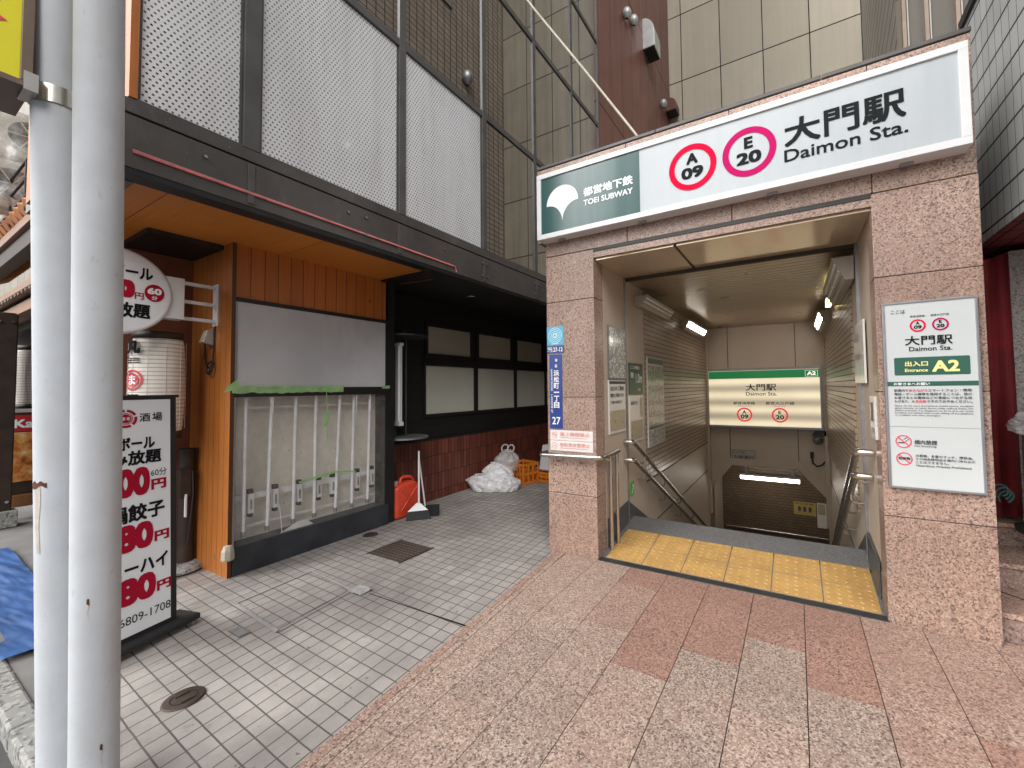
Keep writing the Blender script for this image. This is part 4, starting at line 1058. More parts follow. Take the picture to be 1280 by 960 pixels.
b = MB(); b.box(XB - .06, XB + .006, .70, .733, 2.96, 6.0, 'wood_front'); b.box(-5.4, XB - .06, .70, .72, 2.95, 6.0, 'wood_front'); b.build('corner_trim', Bd)
# recessed upper wall behind the screen
b = MB(); b.box(-5.7, -5.44, .74, 7.0, 2.95, 16.0, 'browntile'); b.box(-5.44, -5.41, 5.0, 5.45, 8.55, 10.2, 'glass_dark'); b.build('tiled_wall', Bd)
MB().box(-5.7, -3.13, 7.0, 7.2, 2.0, 16.0, 'beigepanel_a').build('panelled_wall', Bd)  # panel tone darkened to stand in for dark reflective glass
MB().box(-5.44, -3.12, .8, 7.0, 2.75, 2.90, 'cover_dark').build('terrace_floor', Bd)
for y, z in ((5.80, 7.42), (3.4, 4.75)):
    q = MB(); q.lathe([(.001, .14), (.06, .13), (.10, .07), (.11, 0), (.09, -.06), (.02, -.14)], (-5.36, y, z), 'steel_dull', 16); q.build('vent_cap', Bd)
# dark lower storey
b = MB(); b.box(-4.3, -4.1, 2.84, 9.0, .76, 2.56, 'blackboards'); b.box(-4.3, -3.80, 2.865, 2.95, 0, 2.56, 'black_paint'); b.build('black_wall', Bd)
b = MB(); b.box(-4.3, -4.075, 2.95, 9.0, -.02, .755, 'redbrick'); b.box(-4.3, -4.07, 2.95, 9, .755, .775, 'black_paint'); b.build('tiled_base', Bd)
MB().box(-4.3, XB - .09, 2.78, 9.0, 2.552, 2.57, 'black_paint').build('dark_soffit', Bd)
b = MB(); b.lathe([(.055, 0), (.05, -.008), (.035, -.006), (.001, -.004)], (-3.50, 3.83, 2.552), 'steel', 20); b.build('downlight', Bd)
for i, (y0, y1) in enumerate(((3.668, 4.452), (4.628, 5.402), (5.582, 6.342), (6.53, 7.3))):
    o = MB()
    for a in ((y0 - .045, y0), (y1, y1 + .045)): o.box(-4.10, -4.075, a[0], a[1], 1.82, 2.26, 'black_paint')
    o.box(-4.10, -4.075, y0, y1, 1.82, 1.866, 'black_paint'); o.box(-4.10, -4.075, y0, y1, 2.215, 2.26, 'black_paint')
    o = o.build('window', Bd); q = MB(); q.box(-4.105, -4.094, y0, y1, 1.866, 2.215, 'frost_u'); q.build('pane', o)
for i, (y0, y1) in enumerate(((3.63, 4.523), (4.598, 5.492), (5.56, 6.437), (6.5, 7.35))):
    o = MB()
    for a in ((y0 - .032, y0), (y1, y1 + .032)): o.box(-4.10, -4.075, a[0], a[1], 1.05, 1.75, 'black_paint')
    o.box(-4.10, -4.075, y0, y1, 1.05, 1.09, 'black_paint'); o.box(-4.10, -4.075, y0, y1, 1.708, 1.75, 'black_paint')
    o = o.build('window', Bd); q = MB(); q.box(-4.105, -4.094, y0, y1, 1.09, 1.708, 'frost'); q.build('pane', o)
MB().box(-4.3, -1.9, 9.0, 9.2, 0, 2.7, 'black_paint').build('alley_dark_end', Bd)  # black sheet standing in for the darkness at the alley's far end

# ---- empty light-box sign case on the wall
S = thing('sign_case', 'empty light box sign case with bare tubes below and blank grey panel above', 'sign case', (-3.80, 2.18, 0))
XW = -3.787
b = MB()
b.box(-3.98, XW, 1.497, 1.512, .21, 2.14, 'steel_dull'); b.box(-3.98, XW, 2.83, 2.862, .21, 2.14, 'black_paint')
b.box(-3.98, XW + .003, 1.495, 2.865, 2.112, 2.145, 'black_paint'); b.box(-3.98, XW + .012, 1.495, 2.868, 1.362, 1.438, 'black_paint')
b.build('frame', S, .003)
b = MB(); b.box(-3.98, XW + .006, 1.50, 2.868, -.01, .212, 'charcoal'); b.build('base_plinth', S, .006)
b = MB(); b.box(-3.83, XW - .006, 1.512, 2.83, 1.438, 2.112, 'casewhite'); b.build('upper_panel', S)
b = MB(); b.box(-3.99, -3.955, 1.522, 2.83, .212, 1.362, 'caseboard'); b.build('back_board', S)
for (yt, yb) in ((1.594, 1.589), (1.780, 1.757), (1.968, 1.956), (2.140, 2.133), (2.366, 2.329), (2.509, 2.491), (2.684, 2.66)):
    q = MB(); q.tube([(-3.835, yb, .30), (-3.835, yt, 1.362)], .0135, 'tube_off', 12); q.tube([(-3.835, yb, .262), (-3.835, yb, .302)], .016, 'steel_dull', 12)
    q.build('fluorescent_tube', S)
b = MB(); b.box(-3.90, -3.88, 1.535, 2.74, .535, .58, 'white'); b.box(-3.90, -3.885, 1.54, 2.76, .315, .332, 'sticker'); b.box(-3.90, -3.885, 1.535, 2.76, 1.262, 1.28, 'sticker'); b.build('mounting_rail', S)
for y in (1.625, 1.805, 1.995, 2.165, 2.295, 2.545, 2.705):
    q = MB(); q.box(-3.88, -3.845, y, y + .04, .43, .585, 'white'); q.box(-3.845, -3.842, y + .012, y + .028, .46, .54, 'steel_dull'); q.box(-3.885, -3.846, y + .003, y + .037, .585, .62, 'rubber'); q.box(-3.885, -3.846, y + .006, y + .034, .40, .43, 'rubber')
    q.build('ballast', S, .002)
b = MB(); b.quad((XW - .01, 1.522, .212), (XW - .01, 2.83, .212), (XW - .01, 2.83, 1.362), (XW - .01, 1.522, 1.362), 'acrylic'); b.build('cover_sheet', S)
b = MB()
N = 40; vs = []
for i in range(N + 1):
    y = 1.475 + (2.36 - 1.475) * i / N; wv = .012 * noise.noise((y * 9, 0, 0))
    vs += [(XW + .016, y, 1.392 + .022 * noise.noise((y * 14, 3, 0))), (XW + .020, y, 1.446 + wv * .5), (XW - .05, y, 1.450 + wv)]
b.add(vs, [(3 * i + k, 3 * i + 3 + k, 3 * i + 4 + k, 3 * i + 1 + k) for i in range(N) for k in (0, 1)], 'green_tape')
b.box(XW + .014, XW + .018, 2.78, 2.868, 1.42, 1.45, 'green_tape')
b.add([(XW + .02, 1.44, 1.44), (XW + .03, 1.50, 1.50), (XW + .02, 1.53, 1.43), (XW + .02, 1.42, 1.40)], [(0, 1, 2, 3)], 'green_tape')
b.tube([(XW + .012, 2.20, 1.41), (XW + .01, 2.215, 1.1), (XW + .012, 2.20, .9)], .0035, 'green_tape', 6); b.box(XW + .006, XW + .01, 2.185, 2.22, 1.08, 1.22, 'green_tape')
b.add([(XW - .004, 1.98, .60), (XW - .004, 2.30, .635), (XW - .004, 2.5, .605), (XW - .004, 2.5, .618), (XW - .004, 2.30, .655), (XW - .004, 1.98, .618)], [(0, 1, 4, 5), (1, 2, 3, 4)], 'green_tape')
b.build('masking_tape', S)
b = MB(); b.add([(XW - .03, 1.84, .214), (XW - .03, 1.98, .27), (XW - .03, 2.05, .275), (XW - .03, 2.12, .214)], [(0, 1, 2, 3)], 'paper'); b.add([(XW - .004, 2.50, 1.36), (XW - .004, 2.515, 1.36), (XW - .004, 2.505, 1.06), (XW - .004, 2.50, 1.06)], [(0, 1, 2, 3)], 'paper')
b.add([(XW - .004, 1.74, 1.36), (XW - .004, 1.775, 1.36), (XW - .004, 1.77, 1.20)], [(0, 1, 2)], 'paper'); b.tube([(XW - .006, 1.83, .45), (XW - .006, 1.85, .22)], .003, 'paper', 5); b.build('paper_scrap', S)
b = MB(); b.lathe([(.001, .06), (.028, .052), (.04, .02), (.044, -.04), (.036, -.055)], (-3.775, 1.468, .19), 'cap_beige', 8, False); tag(b.build('corner_cap', loc=(-3.79, 1.462, .14)), 'dented beige cap at the foot of the orange board wall', 'corner cap')

# ---- exposed lamp of a former round sign
S = thing('stripped_sign', 'stripped round sign frame with one white vertical tube lamp on the black wall', 'sign frame', (-3.94, 3.2, .85))
for z in (2.02, .862): MB().lathe([(.001, .012), (.23, .012), (.245, .006), (.245, -.012), (.001, -.012)], (-3.92, 3.2, z), 'steel_dull' if z < 1 else 'charcoal', 32, False).build('end_disc', S)
b = MB(); b.box(-4.075, -4.025, 3.12, 3.16, .87, 2.01, 'charcoal'); b.box(-4.1, -3.9, 3.14, 3.18, 2.06, 2.09, 'charcoal'); b.build('post', S)
MB().tube([(-3.92, 3.2, .87), (-3.92, 3.2, 2.01)], .01, 'charcoal', 8).build('rod', S)
b = MB(); b.box(-3.955, -3.885, 3.08, 3.12, 1.03, 1.93, 'white'); b.box(-3.985, -3.945, 3.10, 3.16, 1.02, 1.92, 'white'); b.box(-4.0, -3.86, 3.07, 3.12, 1.0, 1.045, 'white'); b.box(-4.0, -3.86, 3.07, 3.12, 1.90, 1.935, 'white'); b.build('lamp_body', S, .004)
MB().tube([(-3.885, 3.075, 1.05), (-3.885, 3.075, 1.9)], .014, 'tube_off', 10).build('tube', S)
b = MB(); b.tube([(-3.94, 2.98, 0.0), (-3.94, 2.98, .5), (-3.93, 2.99, .82)], .012, 'hosey', 8); b.tube([(-3.97, 2.985, 0.0), (-3.965, 2.985, .6), (-3.95, 2.99, .80)], .008, 'cap_beige', 8)
tag(b.build('hose', loc=(-3.94, 2.98, 0)), 'yellowish hose rising behind the red jerry can', 'hose')

# ---- alley clutter
S = thing('jerry_can', 'red plastic jerry can standing against the case corner', 'jerry can', (-3.87, 3.13, 0))
b = MB(); x0, x1, y0, y1 = -3.955, -3.785, 2.965, 3.285
prof = [(y0, 0.0), (y1, 0.0), (y1, .33), (y1 - .07, .385), (y0 + .10, .375), (y0, .345)]
vs = [(x0, y, z) for y, z in prof] + [(x1, y, z) for y, z in prof]; n6 = 6
b.add(vs, [tuple(range(6)), tuple(reversed(range(6, 12)))] + [(i, i + 6, (i + 1) % 6 + 6, (i + 1) % 6) for i in range(6)], 'jerry')
o = b.build('body', S, .035, 4); [setattr(p, 'use_smooth', True) for p in o.data.polygons]
b = MB(); b.tube([(-3.87, 3.07, .36), (-3.87, 3.09, .415), (-3.87, 3.12, .43), (-3.87, 3.22, .415), (-3.87, 3.255, .37)], .019, 'jerry', 10); b.build('handle', S)
b = MB(); 
for p, q in (((3.03, .08), (3.24, .31)), ((3.24, .08), (3.03, .31))): b.tube([(x1 + .001, p[0], p[1]), (x1 + .001, q[0], q[1])], .009, 'jerry', 6)
b.ring(FX(x1), 3.135, .195, .02, .034, 'jerry', .009); b.build('rib', S)
b = MB(); b.lathe([(.034, -.02), (.034, .02), (.03, .026), (.001, .026)], (-3.87, 3.015, .375), 'redcap', 18); b.build('cap', S)
S = thing('broom', 'white handled broom with black bristles leaning against the red tiled base', 'broom', (-3.68, 3.14, 0))
b = MB(); b.tube([(-3.66, 3.16, .15), (-3.80, 3.28, .70)], .011, 'white', 10); b.build('handle', S)
b = MB(); b.add([(-3.70, 3.04, .085), (-3.56, 3.20, .085), (-3.58, 3.22, .075), (-3.72, 3.06, .075), (-3.675, 3.14, .16), (-3.65, 3.165, .16), (-3.655, 3.17, .15), (-3.68, 3.145, .15)],
      [(0, 1, 5, 4), (1, 2, 6, 5), (2, 3, 7, 6), (3, 0, 4, 7), (4, 5, 6, 7), (3, 2, 1, 0)], 'white'); b.build('head', S)
b = MB(); b.add([(-3.70, 3.04, .085), (-3.56, 3.20, .085), (-3.58, 3.22, .075), (-3.72, 3.06, .075), (-3.68, 3.0, .0), (-3.50, 3.19, .0), (-3.58, 3.25, .0), (-3.74, 3.06, .0)],
      [(4, 5, 1, 0), (5, 6, 2, 1), (6, 7, 3, 2), (7, 4, 0, 3)], 'rubber'); b.build('bristles', S)
S = thing('dustpan', 'black long handled dustpan standing behind the white broom', 'dustpan', (-3.74, 3.2, 0))
b = MB(); b.hexa([(-3.72, 3.12, .004), (-3.50, 3.30, .004), (-3.60, 3.40, .004), (-3.82, 3.20, .004)], [(-3.72, 3.12, .012), (-3.50, 3.30, .012), (-3.61, 3.41, .09), (-3.83, 3.21, .09)], 'rubber'); b.build('pan', S)
MB().tube([(-3.72, 3.30, .08), (-3.83, 3.30, .66)], .009, 'sticker', 8).build('handle', S)

def crumple(name, c, r, mat, seed, knot=None):
    b = MB(); n, m = 64, 44; vs = []
    for i in range(m + 1):
        t = math.pi * i / m
        for k in range(n):
            a = 2 * math.pi * k / n
            d = Vector((math.sin(t) * math.cos(a), math.sin(t) * math.sin(a), math.cos(t)))
            f = .92 + .34 * noise.noise(d * 2.1 + Vector((seed, 0, 0))) + .26 * (.35 - abs(noise.noise(d * 4.5 + Vector((0, seed, 0))))) + .14 * (.3 - abs(noise.noise(d * 10 + Vector((seed, 0, 3))))) + .06 * (.3 - abs(noise.noise(d * 22)))
            p = Vector((d.x * r[0] * f, d.y * r[1] * f, d.z * r[2] * f))
            p.z = max(p.z, -r[2] * .82)
            vs.append((c[0] + p.x, c[1] + p.y, c[2] + p.z))
    fs = [(i * n + k, i * n + (k + 1) % n, (i + 1) * n + (k + 1) % n, (i + 1) * n + k) for i in range(m) for k in range(n)]
    b.add(vs, fs, mat, True)
    if knot:
        for s in (-1, 1):
            b.tube(arc((knot[0] + s * .05, knot[1], knot[2]), .06, -60, 240, (1, 0, 0), (0, .3, .9), 10), .016, mat, 6)
    return b
def sack(c, rx, ry, h, mat, seed, lean=(0, 0), neck=.16, loops=False):
    b = MB(); n, m = 72, 40; vs = []
    for i in range(m + 1):
        t = i / m
        pr = .80 + .20 * math.sin(math.pi * min(.5, .05 + t * .9)) if t < .55 else (1 - (1 - neck) * ((t - .55) / .45) ** 1.25)
        if t > .93: pr = neck * (1 + (t - .93) * 9)
        for k in range(n):
            a = 2 * math.pi * k / n
            q = Vector((math.cos(a) * 1.3, math.sin(a) * 1.3, t * 1.1 + seed))
            fold = .16 * (.5 - abs(noise.noise(q * 1.6))) + .13 * (.4 - abs(noise.noise(q * 3.7 + Vector((4, 0, 0))))) + .05 * (.4 - abs(noise.noise(q * 9)))
            fold += t * t * .16 * math.sin(a * 9 + 3 * noise.noise(q * 2)) + .22 * noise.noise(q * .8 + Vector((9, 0, 0)))
            r = pr * (1 + fold)
            zz = h * (t + .16 * noise.noise(q * 1.5 + Vector((0, 7, 0))) * (1 - abs(2 * t - 1)))
            vs.append((c[0] + rx * r * math.cos(a) + lean[0] * t * t, c[1] + ry * r * math.sin(a) + lean[1] * t * t, c[2] + max(.004, zz)))
    fs = [(i * n + k, i * n + (k + 1) % n, (i + 1) * n + (k + 1) % n, (i + 1) * n + k) for i in range(m) for k in range(n)]
    b.add(vs, fs, mat, True); b.add([vs[k] for k in range(n)], [tuple(reversed(range(n)))], mat)
    if loops:
        for s_ in (-1, 1): b.tube(arc((c[0] + lean[0] + s_ * .055, c[1] + lean[1], c[2] + h + .02), .058, -70, 250, (1, 0, 0), (0, .35, .9), 12), .012, mat, 6)
    return b
G = 'white garbage bags in the alley'
tag(sack((-3.80, 4.46, 0), .25, .20, .21, 'bag', 1.2, (-.10, -.05)).build('garbage_bag', loc=(-3.80, 4.46, 0)), 'flat white garbage bag at the front of the heap', 'garbage bag', G)
tag(sack((-3.55, 4.54, 0), .17, .16, .20, 'bag', 4.7, (.05, .02)).build('garbage_bag', loc=(-3.53, 4.56, 0)), 'white garbage bag slumped at the right of the heap beside the crate', 'garbage bag', G)
tag(sack((-3.72, 4.62, .11), .20, .16, .24, 'bag', 7.1, (-.08, 0)).build('garbage_bag', loc=(-3.72, 4.66, .16)), 'white garbage bag lying on the flat one', 'garbage bag', G)
tag(sack((-3.76, 4.86, .20), .18, .15, .30, 'clearbag', 3.3, (.02, 0), .2, True).build('garbage_bag', loc=(-3.74, 4.90, .2)), 'clear knotted plastic bag with looped handles topmost on the heap', 'garbage bag', G)
def crate(label, c, sx, sy, h, rz_):
    b = MB(); t = .012
    for z in (0.0, h * .42, h - .04):
        b.box(-sx, sx, -sy, -sy + t, z, z + .035, 'orange_crate'); b.box(-sx, sx, sy - t, sy, z, z + .035, 'orange_crate'); b.box(-sx, -sx + t, -sy + t, sy - t, z, z + .035, 'orange_crate'); b.box(sx - t, sx, -sy + t, sy - t, z, z + .035, 'orange_crate')
    nx = 5
    for i in range(nx + 1):
        x = -sx + (2 * sx - .02) * i / nx
        for yy in (-sy - .004, sy - t + .004): b.box(x, x + .02, yy, yy + t, 0, h, 'orange_crate')
    for i in range(4):
        y = -sy + (2 * sy - .02) * i / 3
        for xx in (-sx - .004, sx - t + .004): b.box(xx, xx + t, y, y + .02, 0, h, 'orange_crate')
    b.box(-sx + t, sx - t, -sy + t, sy - t, .004, .014, 'orange_crate')
    o = b.build('crate', loc=(0, 0, 0)); o.location = c; o.rotation_euler = (0, 0, R(rz_)); return tag(o, label, 'crate', 'orange plastic crates in the alley')
crate('tall orange plastic crate half covered by the garbage bags', (-3.62, 5.08, 0), .17, .15, .30, -14)
crate('low orange plastic crate carrying the white foam box', (-3.30, 5.36, 0), .24, .18, .15, -6)
S = thing('foam_box', 'white polystyrene box standing on edge on the low orange crate', 'foam box', (-3.28, 5.4, .15))
b = MB(); b.hexa([(-3.47, 5.26, .153), (-3.13, 5.24, .153), (-3.11, 5.38, .153), (-3.45, 5.40, .153)], [(-3.44, 5.33, .53), (-3.13, 5.31, .54), (-3.11, 5.46, .54), (-3.42, 5.48, .53)], 'foam'); b.build('body', S, .015)
b = MB(); b.hexa([(-3.445, 5.245, .17), (-3.155, 5.228, .17), (-3.155, 5.26, .17), (-3.445, 5.28, .17)], [(-3.42, 5.305, .44), (-3.15, 5.29, .45), (-3.15, 5.32, .45), (-3.42, 5.34, .44)], 'foam'); b.build('lid_panel', S, .008)
b = crumple('foam_box', (-3.0, 5.5, .20), (.14, .12, .16), 'foam', 9.0)
b = MB(); b.box(-3.10, -2.80, 5.45, 5.75, .0, .34, 'foam'); b.box(-3.12, -2.78, 5.43, 5.77, .34, .38, 'foam'); tag(b.build('foam_box', loc=(-2.95, 5.6, 0), bevel=.01), 'white lidded foam box half hidden by the left pillar', 'foam box')
b = MB(); b.bar(FZ(0), (-3.55, 3.95), (-3.0, 4.05), .012, 'sticker', .0); b.bar(FZ(0), (-3.3, 4.72), (-3.05, 4.75), .014, 'sticker', .0); b.build('painted_marking', kind='structure')

# ---- projecting round sign on its bracket
S = thing('projecting_sign', 'round white drinks sign projecting on a grey bracket from the orange boards', 'projecting sign', (-3.98, .95, 2.1))
XS = -3.98; cy, cz, rr = .885, 2.103, .285
b = MB(); n = 56
rim = [(rr + .012, -.13), (rr + .012, -.002), (rr, .006), (rr - .012, .003), (.001, .001)]
vs = []; fs = []
for r_, dx in [(.001, -.13)] + rim:
    for k_ in range(n):
        a = 2 * math.pi * k_ / n; vs.append((XS + dx, cy + r_ * math.cos(a), cz + r_ * math.sin(a)))
for i in range(len(rim)):
    for k_ in range(n): fs.append((i * n + k_, i * n + (k_ + 1) % n, (i + 1) * n + (k_ + 1) % n, (i + 1) * n + k_))
b.add(vs, fs, 'white', True); b.build('body', S)
b = MB(); F = FX(XS + .002)
b.disc(F, cy, cz, rr - .015, 'aboardwhite', .001, n=56); b.build('sign_face', S); b = MB()
b.text(F, 'ハイボール', (.72, 2.20, 1.075, 2.29), 'black_ink', .03, .003); b.text(F, '0', (.895, 2.06, .985, 2.185), 'crimson', .06, .003); b.text(F, '円', (.985, 2.058, 1.03, 2.105), 'crimson', .02, .003)
q = MB(); q.disc(F, 1.085, 2.115, .052, 'crimson', .003, .062); q.text(F, '60', (1.048, 2.105, 1.122, 2.15), 'letter_white', .04, .005); q.text(F, '分', (1.07, 2.066, 1.10, 2.094), 'letter_white', .03, .005); q.build('time_badge', S)
b.text(F, '飲み放題', (.72, 1.925, 1.065, 2.03), 'black_ink', .03, .003); b.build('lettering', S)
b = MB(); b.box(XS - .12, XS - .01, 1.11, 1.255, 1.95, 2.26, 'white'); b.build('mounting_box', S, .004)
b = MB()
for z in (1.955, 2.085, 2.225): b.box(XS - .08, XS - .05, 1.255, 1.457, z, z + .025, 'white')
b.box(XS - .10, XS - .02, 1.457, 1.4675, 1.93, 2.265, 'white'); b.build('bracket', S, .002)
S = thing('power_outlet', 'grey power outlet with a coiled black cable on the orange boards', 'power outlet', (-4.1, 1.466, 1.8))
b = MB(); b.hexa([(-4.16, 1.396, 1.80), (-4.07, 1.396, 1.80), (-4.07, 1.466, 1.78), (-4.16, 1.466, 1.78)], [(-4.15, 1.426, 1.90), (-4.08, 1.426, 1.90), (-4.08, 1.466, 1.92), (-4.15, 1.466, 1.92)], 'grey_cast'); b.build('box', S, .005)
b = MB(); b.tube([(-4.13, 1.426, 1.80), (-4.17, 1.446, 1.74), (-4.20, 1.456, 1.68), (-4.17, 1.456, 1.62), (-4.12, 1.451, 1.60)], .006, 'rubber', 6)
for i in range(4): b.tube(arc((-4.08 + .004 * i, 1.446 - .004 * i, 1.60), .055 - .005 * i, 0, 360, (1, 0, .1 * i), (0, .1, 1), 20), .005, 'rubber', 6)
b.tube([(-4.05, 1.451, 1.62), (-4.045, 1.456, 1.75), (-4.03, 1.456, 1.93)], .006, 'rubber', 6); b.build('cable', S)

# ---- lanterns
def lantern(label, c, r, h, txt):
    S = thing('paper_lantern', label, 'lantern', (c[0], c[1], c[2]), 'white paper lanterns')
    prof = []; nr = 28
    for i in range(nr + 1):
        z = h * i / nr
        e = .90 + .10 * math.sin(math.pi * min(1, max(0, i / nr)) ) ** .5
        prof.append((r * e * (1 - .012 * (i % 2)), z))
    MB().lathe(prof, c, 'lantern', 36).build('shade', S)
    MB().lathe([(r * .7, -.05), (r * .93, -.05), (r * .93, .004), (r * .7, .004)], c, 'wood_dark', 32).build('end_ring', S)
    MB().lathe([(r * .6, h + .05), (r * .93, h + .05), (r * .93, h - .003), (r * .6, h - .003)], c, 'wood_dark', 32).build('end_ring', S)
    b = MB()
    for k_ in range(10):
        a = 2 * math.pi * k_ / 10; b.tube([(c[0] + 1.0 * r * math.cos(a), c[1] + 1.0 * r * math.sin(a), c[2] + .02), (c[0] + 1.012 * r * math.cos(a), c[1] + 1.012 * r * math.sin(a), c[2] + h / 2), (c[0] + 1.0 * r * math.cos(a), c[1] + 1.0 * r * math.sin(a), c[2] + h - .02)], .0015, 'sticker', 5)
    b.build('wire', S)
    if txt:
        q = MB(); F = (Vector((0, 0, 0)), X_, Z_, -Y_)
        q.text(F, '丸', (-.055, .56, .055, .68), 'black_ink', .05); q.text(F, '一', (-.055, .50, .055, .525), 'black_ink', .05)
        q.ring(F, 0, .37, .062, .075, 'stripe_red'); q.disc(F, 0, .37, .05, 'stripe_red'); q.text(F, 'ま', (-.03, .335, .03, .405), 'aboardwhite', .03, .004); q.text(F, '酒', (-.05, .16, .05, .27), 'black_ink', .05); q.text(F, '場', (-.05, .03, .05, .14), 'black_ink', .05)
        a0 = R(-71); o = []
        for v in q.v:
            ang = a0 + v[0] / r; o.append((c[0] + (r * 1.01 + .004) * math.cos(ang), c[1] + (r * 1.01 + .004) * math.sin(ang), c[2] + v[2] + .02))
        q.v = o; q.build('lettering', S)
    return S
lantern('large white paper lantern hanging behind the white price board', (-4.22, 1.18, 1.11), .155, .70, True)
lantern('white paper lantern beyond the dark timber post', (-7.7, 1.10, 1.30), .13, .62, False)
# ---- downpipe behind the board
S = thing('downpipe', 'dark pipe with a metre box rising from a concrete footing behind the price board', 'downpipe', (-4.32, 1.38, 0))
MB().tube([(-4.34, 1.40, .0), (-4.34, 1.40, .95)], .055, 'wood_dark', 14).build('pipe', S)
b = MB(); b.box(-4.32, -4.24, 1.33, 1.40, .58, .80, 'wood_dark'); b.box(-4.25, -4.235, 1.36, 1.375, .42, .6, 'sticker'); b.tube([(-4.22, 1.40, .78), (-4.20, 1.40, .6), (-4.23, 1.38, .2)], .006, 'rubber', 6); b.build('box', S, .004)
b = MB(); b.lathe([(.16, 0), (.15, .03), (.10, .05), (.001, .05)], (-4.33, 1.36, 0), 'granite_kerb', 24); b.build('footing', S)

# ---- A-board price sign
S = thing('price_board', 'white price board with red prices in a black frame on castors', 'price board', (-3.2, .9, 0))
p0 = Vector((-3.252, 1.061, 0)); d_ = Vector((-.274, .962, 0)).normalized(); nn = Vector((d_.y, -d_.x, 0))
tilt = .036
vv = (Z_ + nn * (-tilt)).normalized()
F = (p0 + nn * .0, d_, vv, nn)
def slabF(b, a0, b0, a1, b1, l0, l1, mat):
    P = b.P
    b.hexa([P(F, a0, b0, l0), P(F, a1, b0, l0), P(F, a1, b0, l1), P(F, a0, b0, l1)], [P(F, a0, b1, l0), P(F, a1, b1, l0), P(F, a1, b1, l1), P(F, a0, b1, l1)], mat)
b = MB(); slabF(b, -.46, .06, -.045, 1.378, -.06, .0, 'black_paint'); slabF(b, -.472, 1.375, -.032, 1.392, -.065, .004, 'black_paint'); b.build('frame', S, .003)
b = MB(); slabF(b, -.44, .092, -.078, 1.366, -.001, .003, 'aboardwhite'); b.build('panel', S)
b = MB(); slabF(b, -.50, .028, .045, .066, -.12, .06, 'rubber'); b.build('base', S, .012)
for a, l in ((.01, .03), (-.46, .03), (.01, -.09), (-.46, -.09)):
    q = MB(); c_ = q.P(F, a, .018, l); q.tube([c_ - d_ * .01, c_ + d_ * .01], .018, 'steel_dull', 14); q.tube([c_ + Vector((0, 0, .0)), c_ + Vector((0, 0, .03))], .007, 'steel', 8); q.build('castor', S)
b = MB(); l = .0045
cx, cz_ = -.288 + .002, 1.264
for i in range(5): b.ring(F, cx, cz_, .037, .0505, 'crimson', l, 10, 90 + 72 * i + 6, 90 + 72 * i + 66)
b.ring(F, cx, cz_, .027, .031, 'crimson', l); b.disc(F, cx, cz_, .024, 'crimson', l); b.text(F, 'まる', (cx - .017, cz_ - .009, cx + .017, cz_ + .010), 'aboardwhite', .03, l + .0015)
b.build('emblem', S); b = MB(); b.text(F, '酒', (-.226, 1.243, -.177, 1.290), 'black_ink', .01, l); b.text(F, '場', (-.167, 1.243, -.119, 1.292), 'black_ink', .01, l)
b.text(F, 'ハイボール', (-.43, 1.09, -.155, 1.16), 'black_ink', .035, l); b.text(F, '飲み放題', (-.43, 1.005, -.124, 1.085), 'black_ink', .03, l)
b.text(F, '00', (-.325, .833, -.178, .99), 'crimson', .045, l); b.text(F, '60分', (-.173, .925, -.098, .968), 'black_ink', .0, l); b.text(F, '円', (-.172, .85, -.10, .91), 'crimson', .04, l)
b.text(F, '鍋餃子', (-.36, .695, -.108, .79), 'black_ink', .03, l)
b.text(F, '80', (-.325, .538, -.162, .685), 'crimson', .045, l); b.text(F, '円', (-.157, .555, -.086, .612), 'crimson', .04, l)
b.text(F, 'チューハイ', (-.43, .405, -.093, .485), 'black_ink', .03, l)
b.text(F, '80', (-.32, .255, -.150, .398), 'crimson', .045, l); b.text(F, '円', (-.146, .272, -.076, .328), 'crimson', .04, l)
b.text(F, '6809-1708', (-.312, .153, -.080, .197), 'black_ink', .0, l)
b.build('lettering', S)

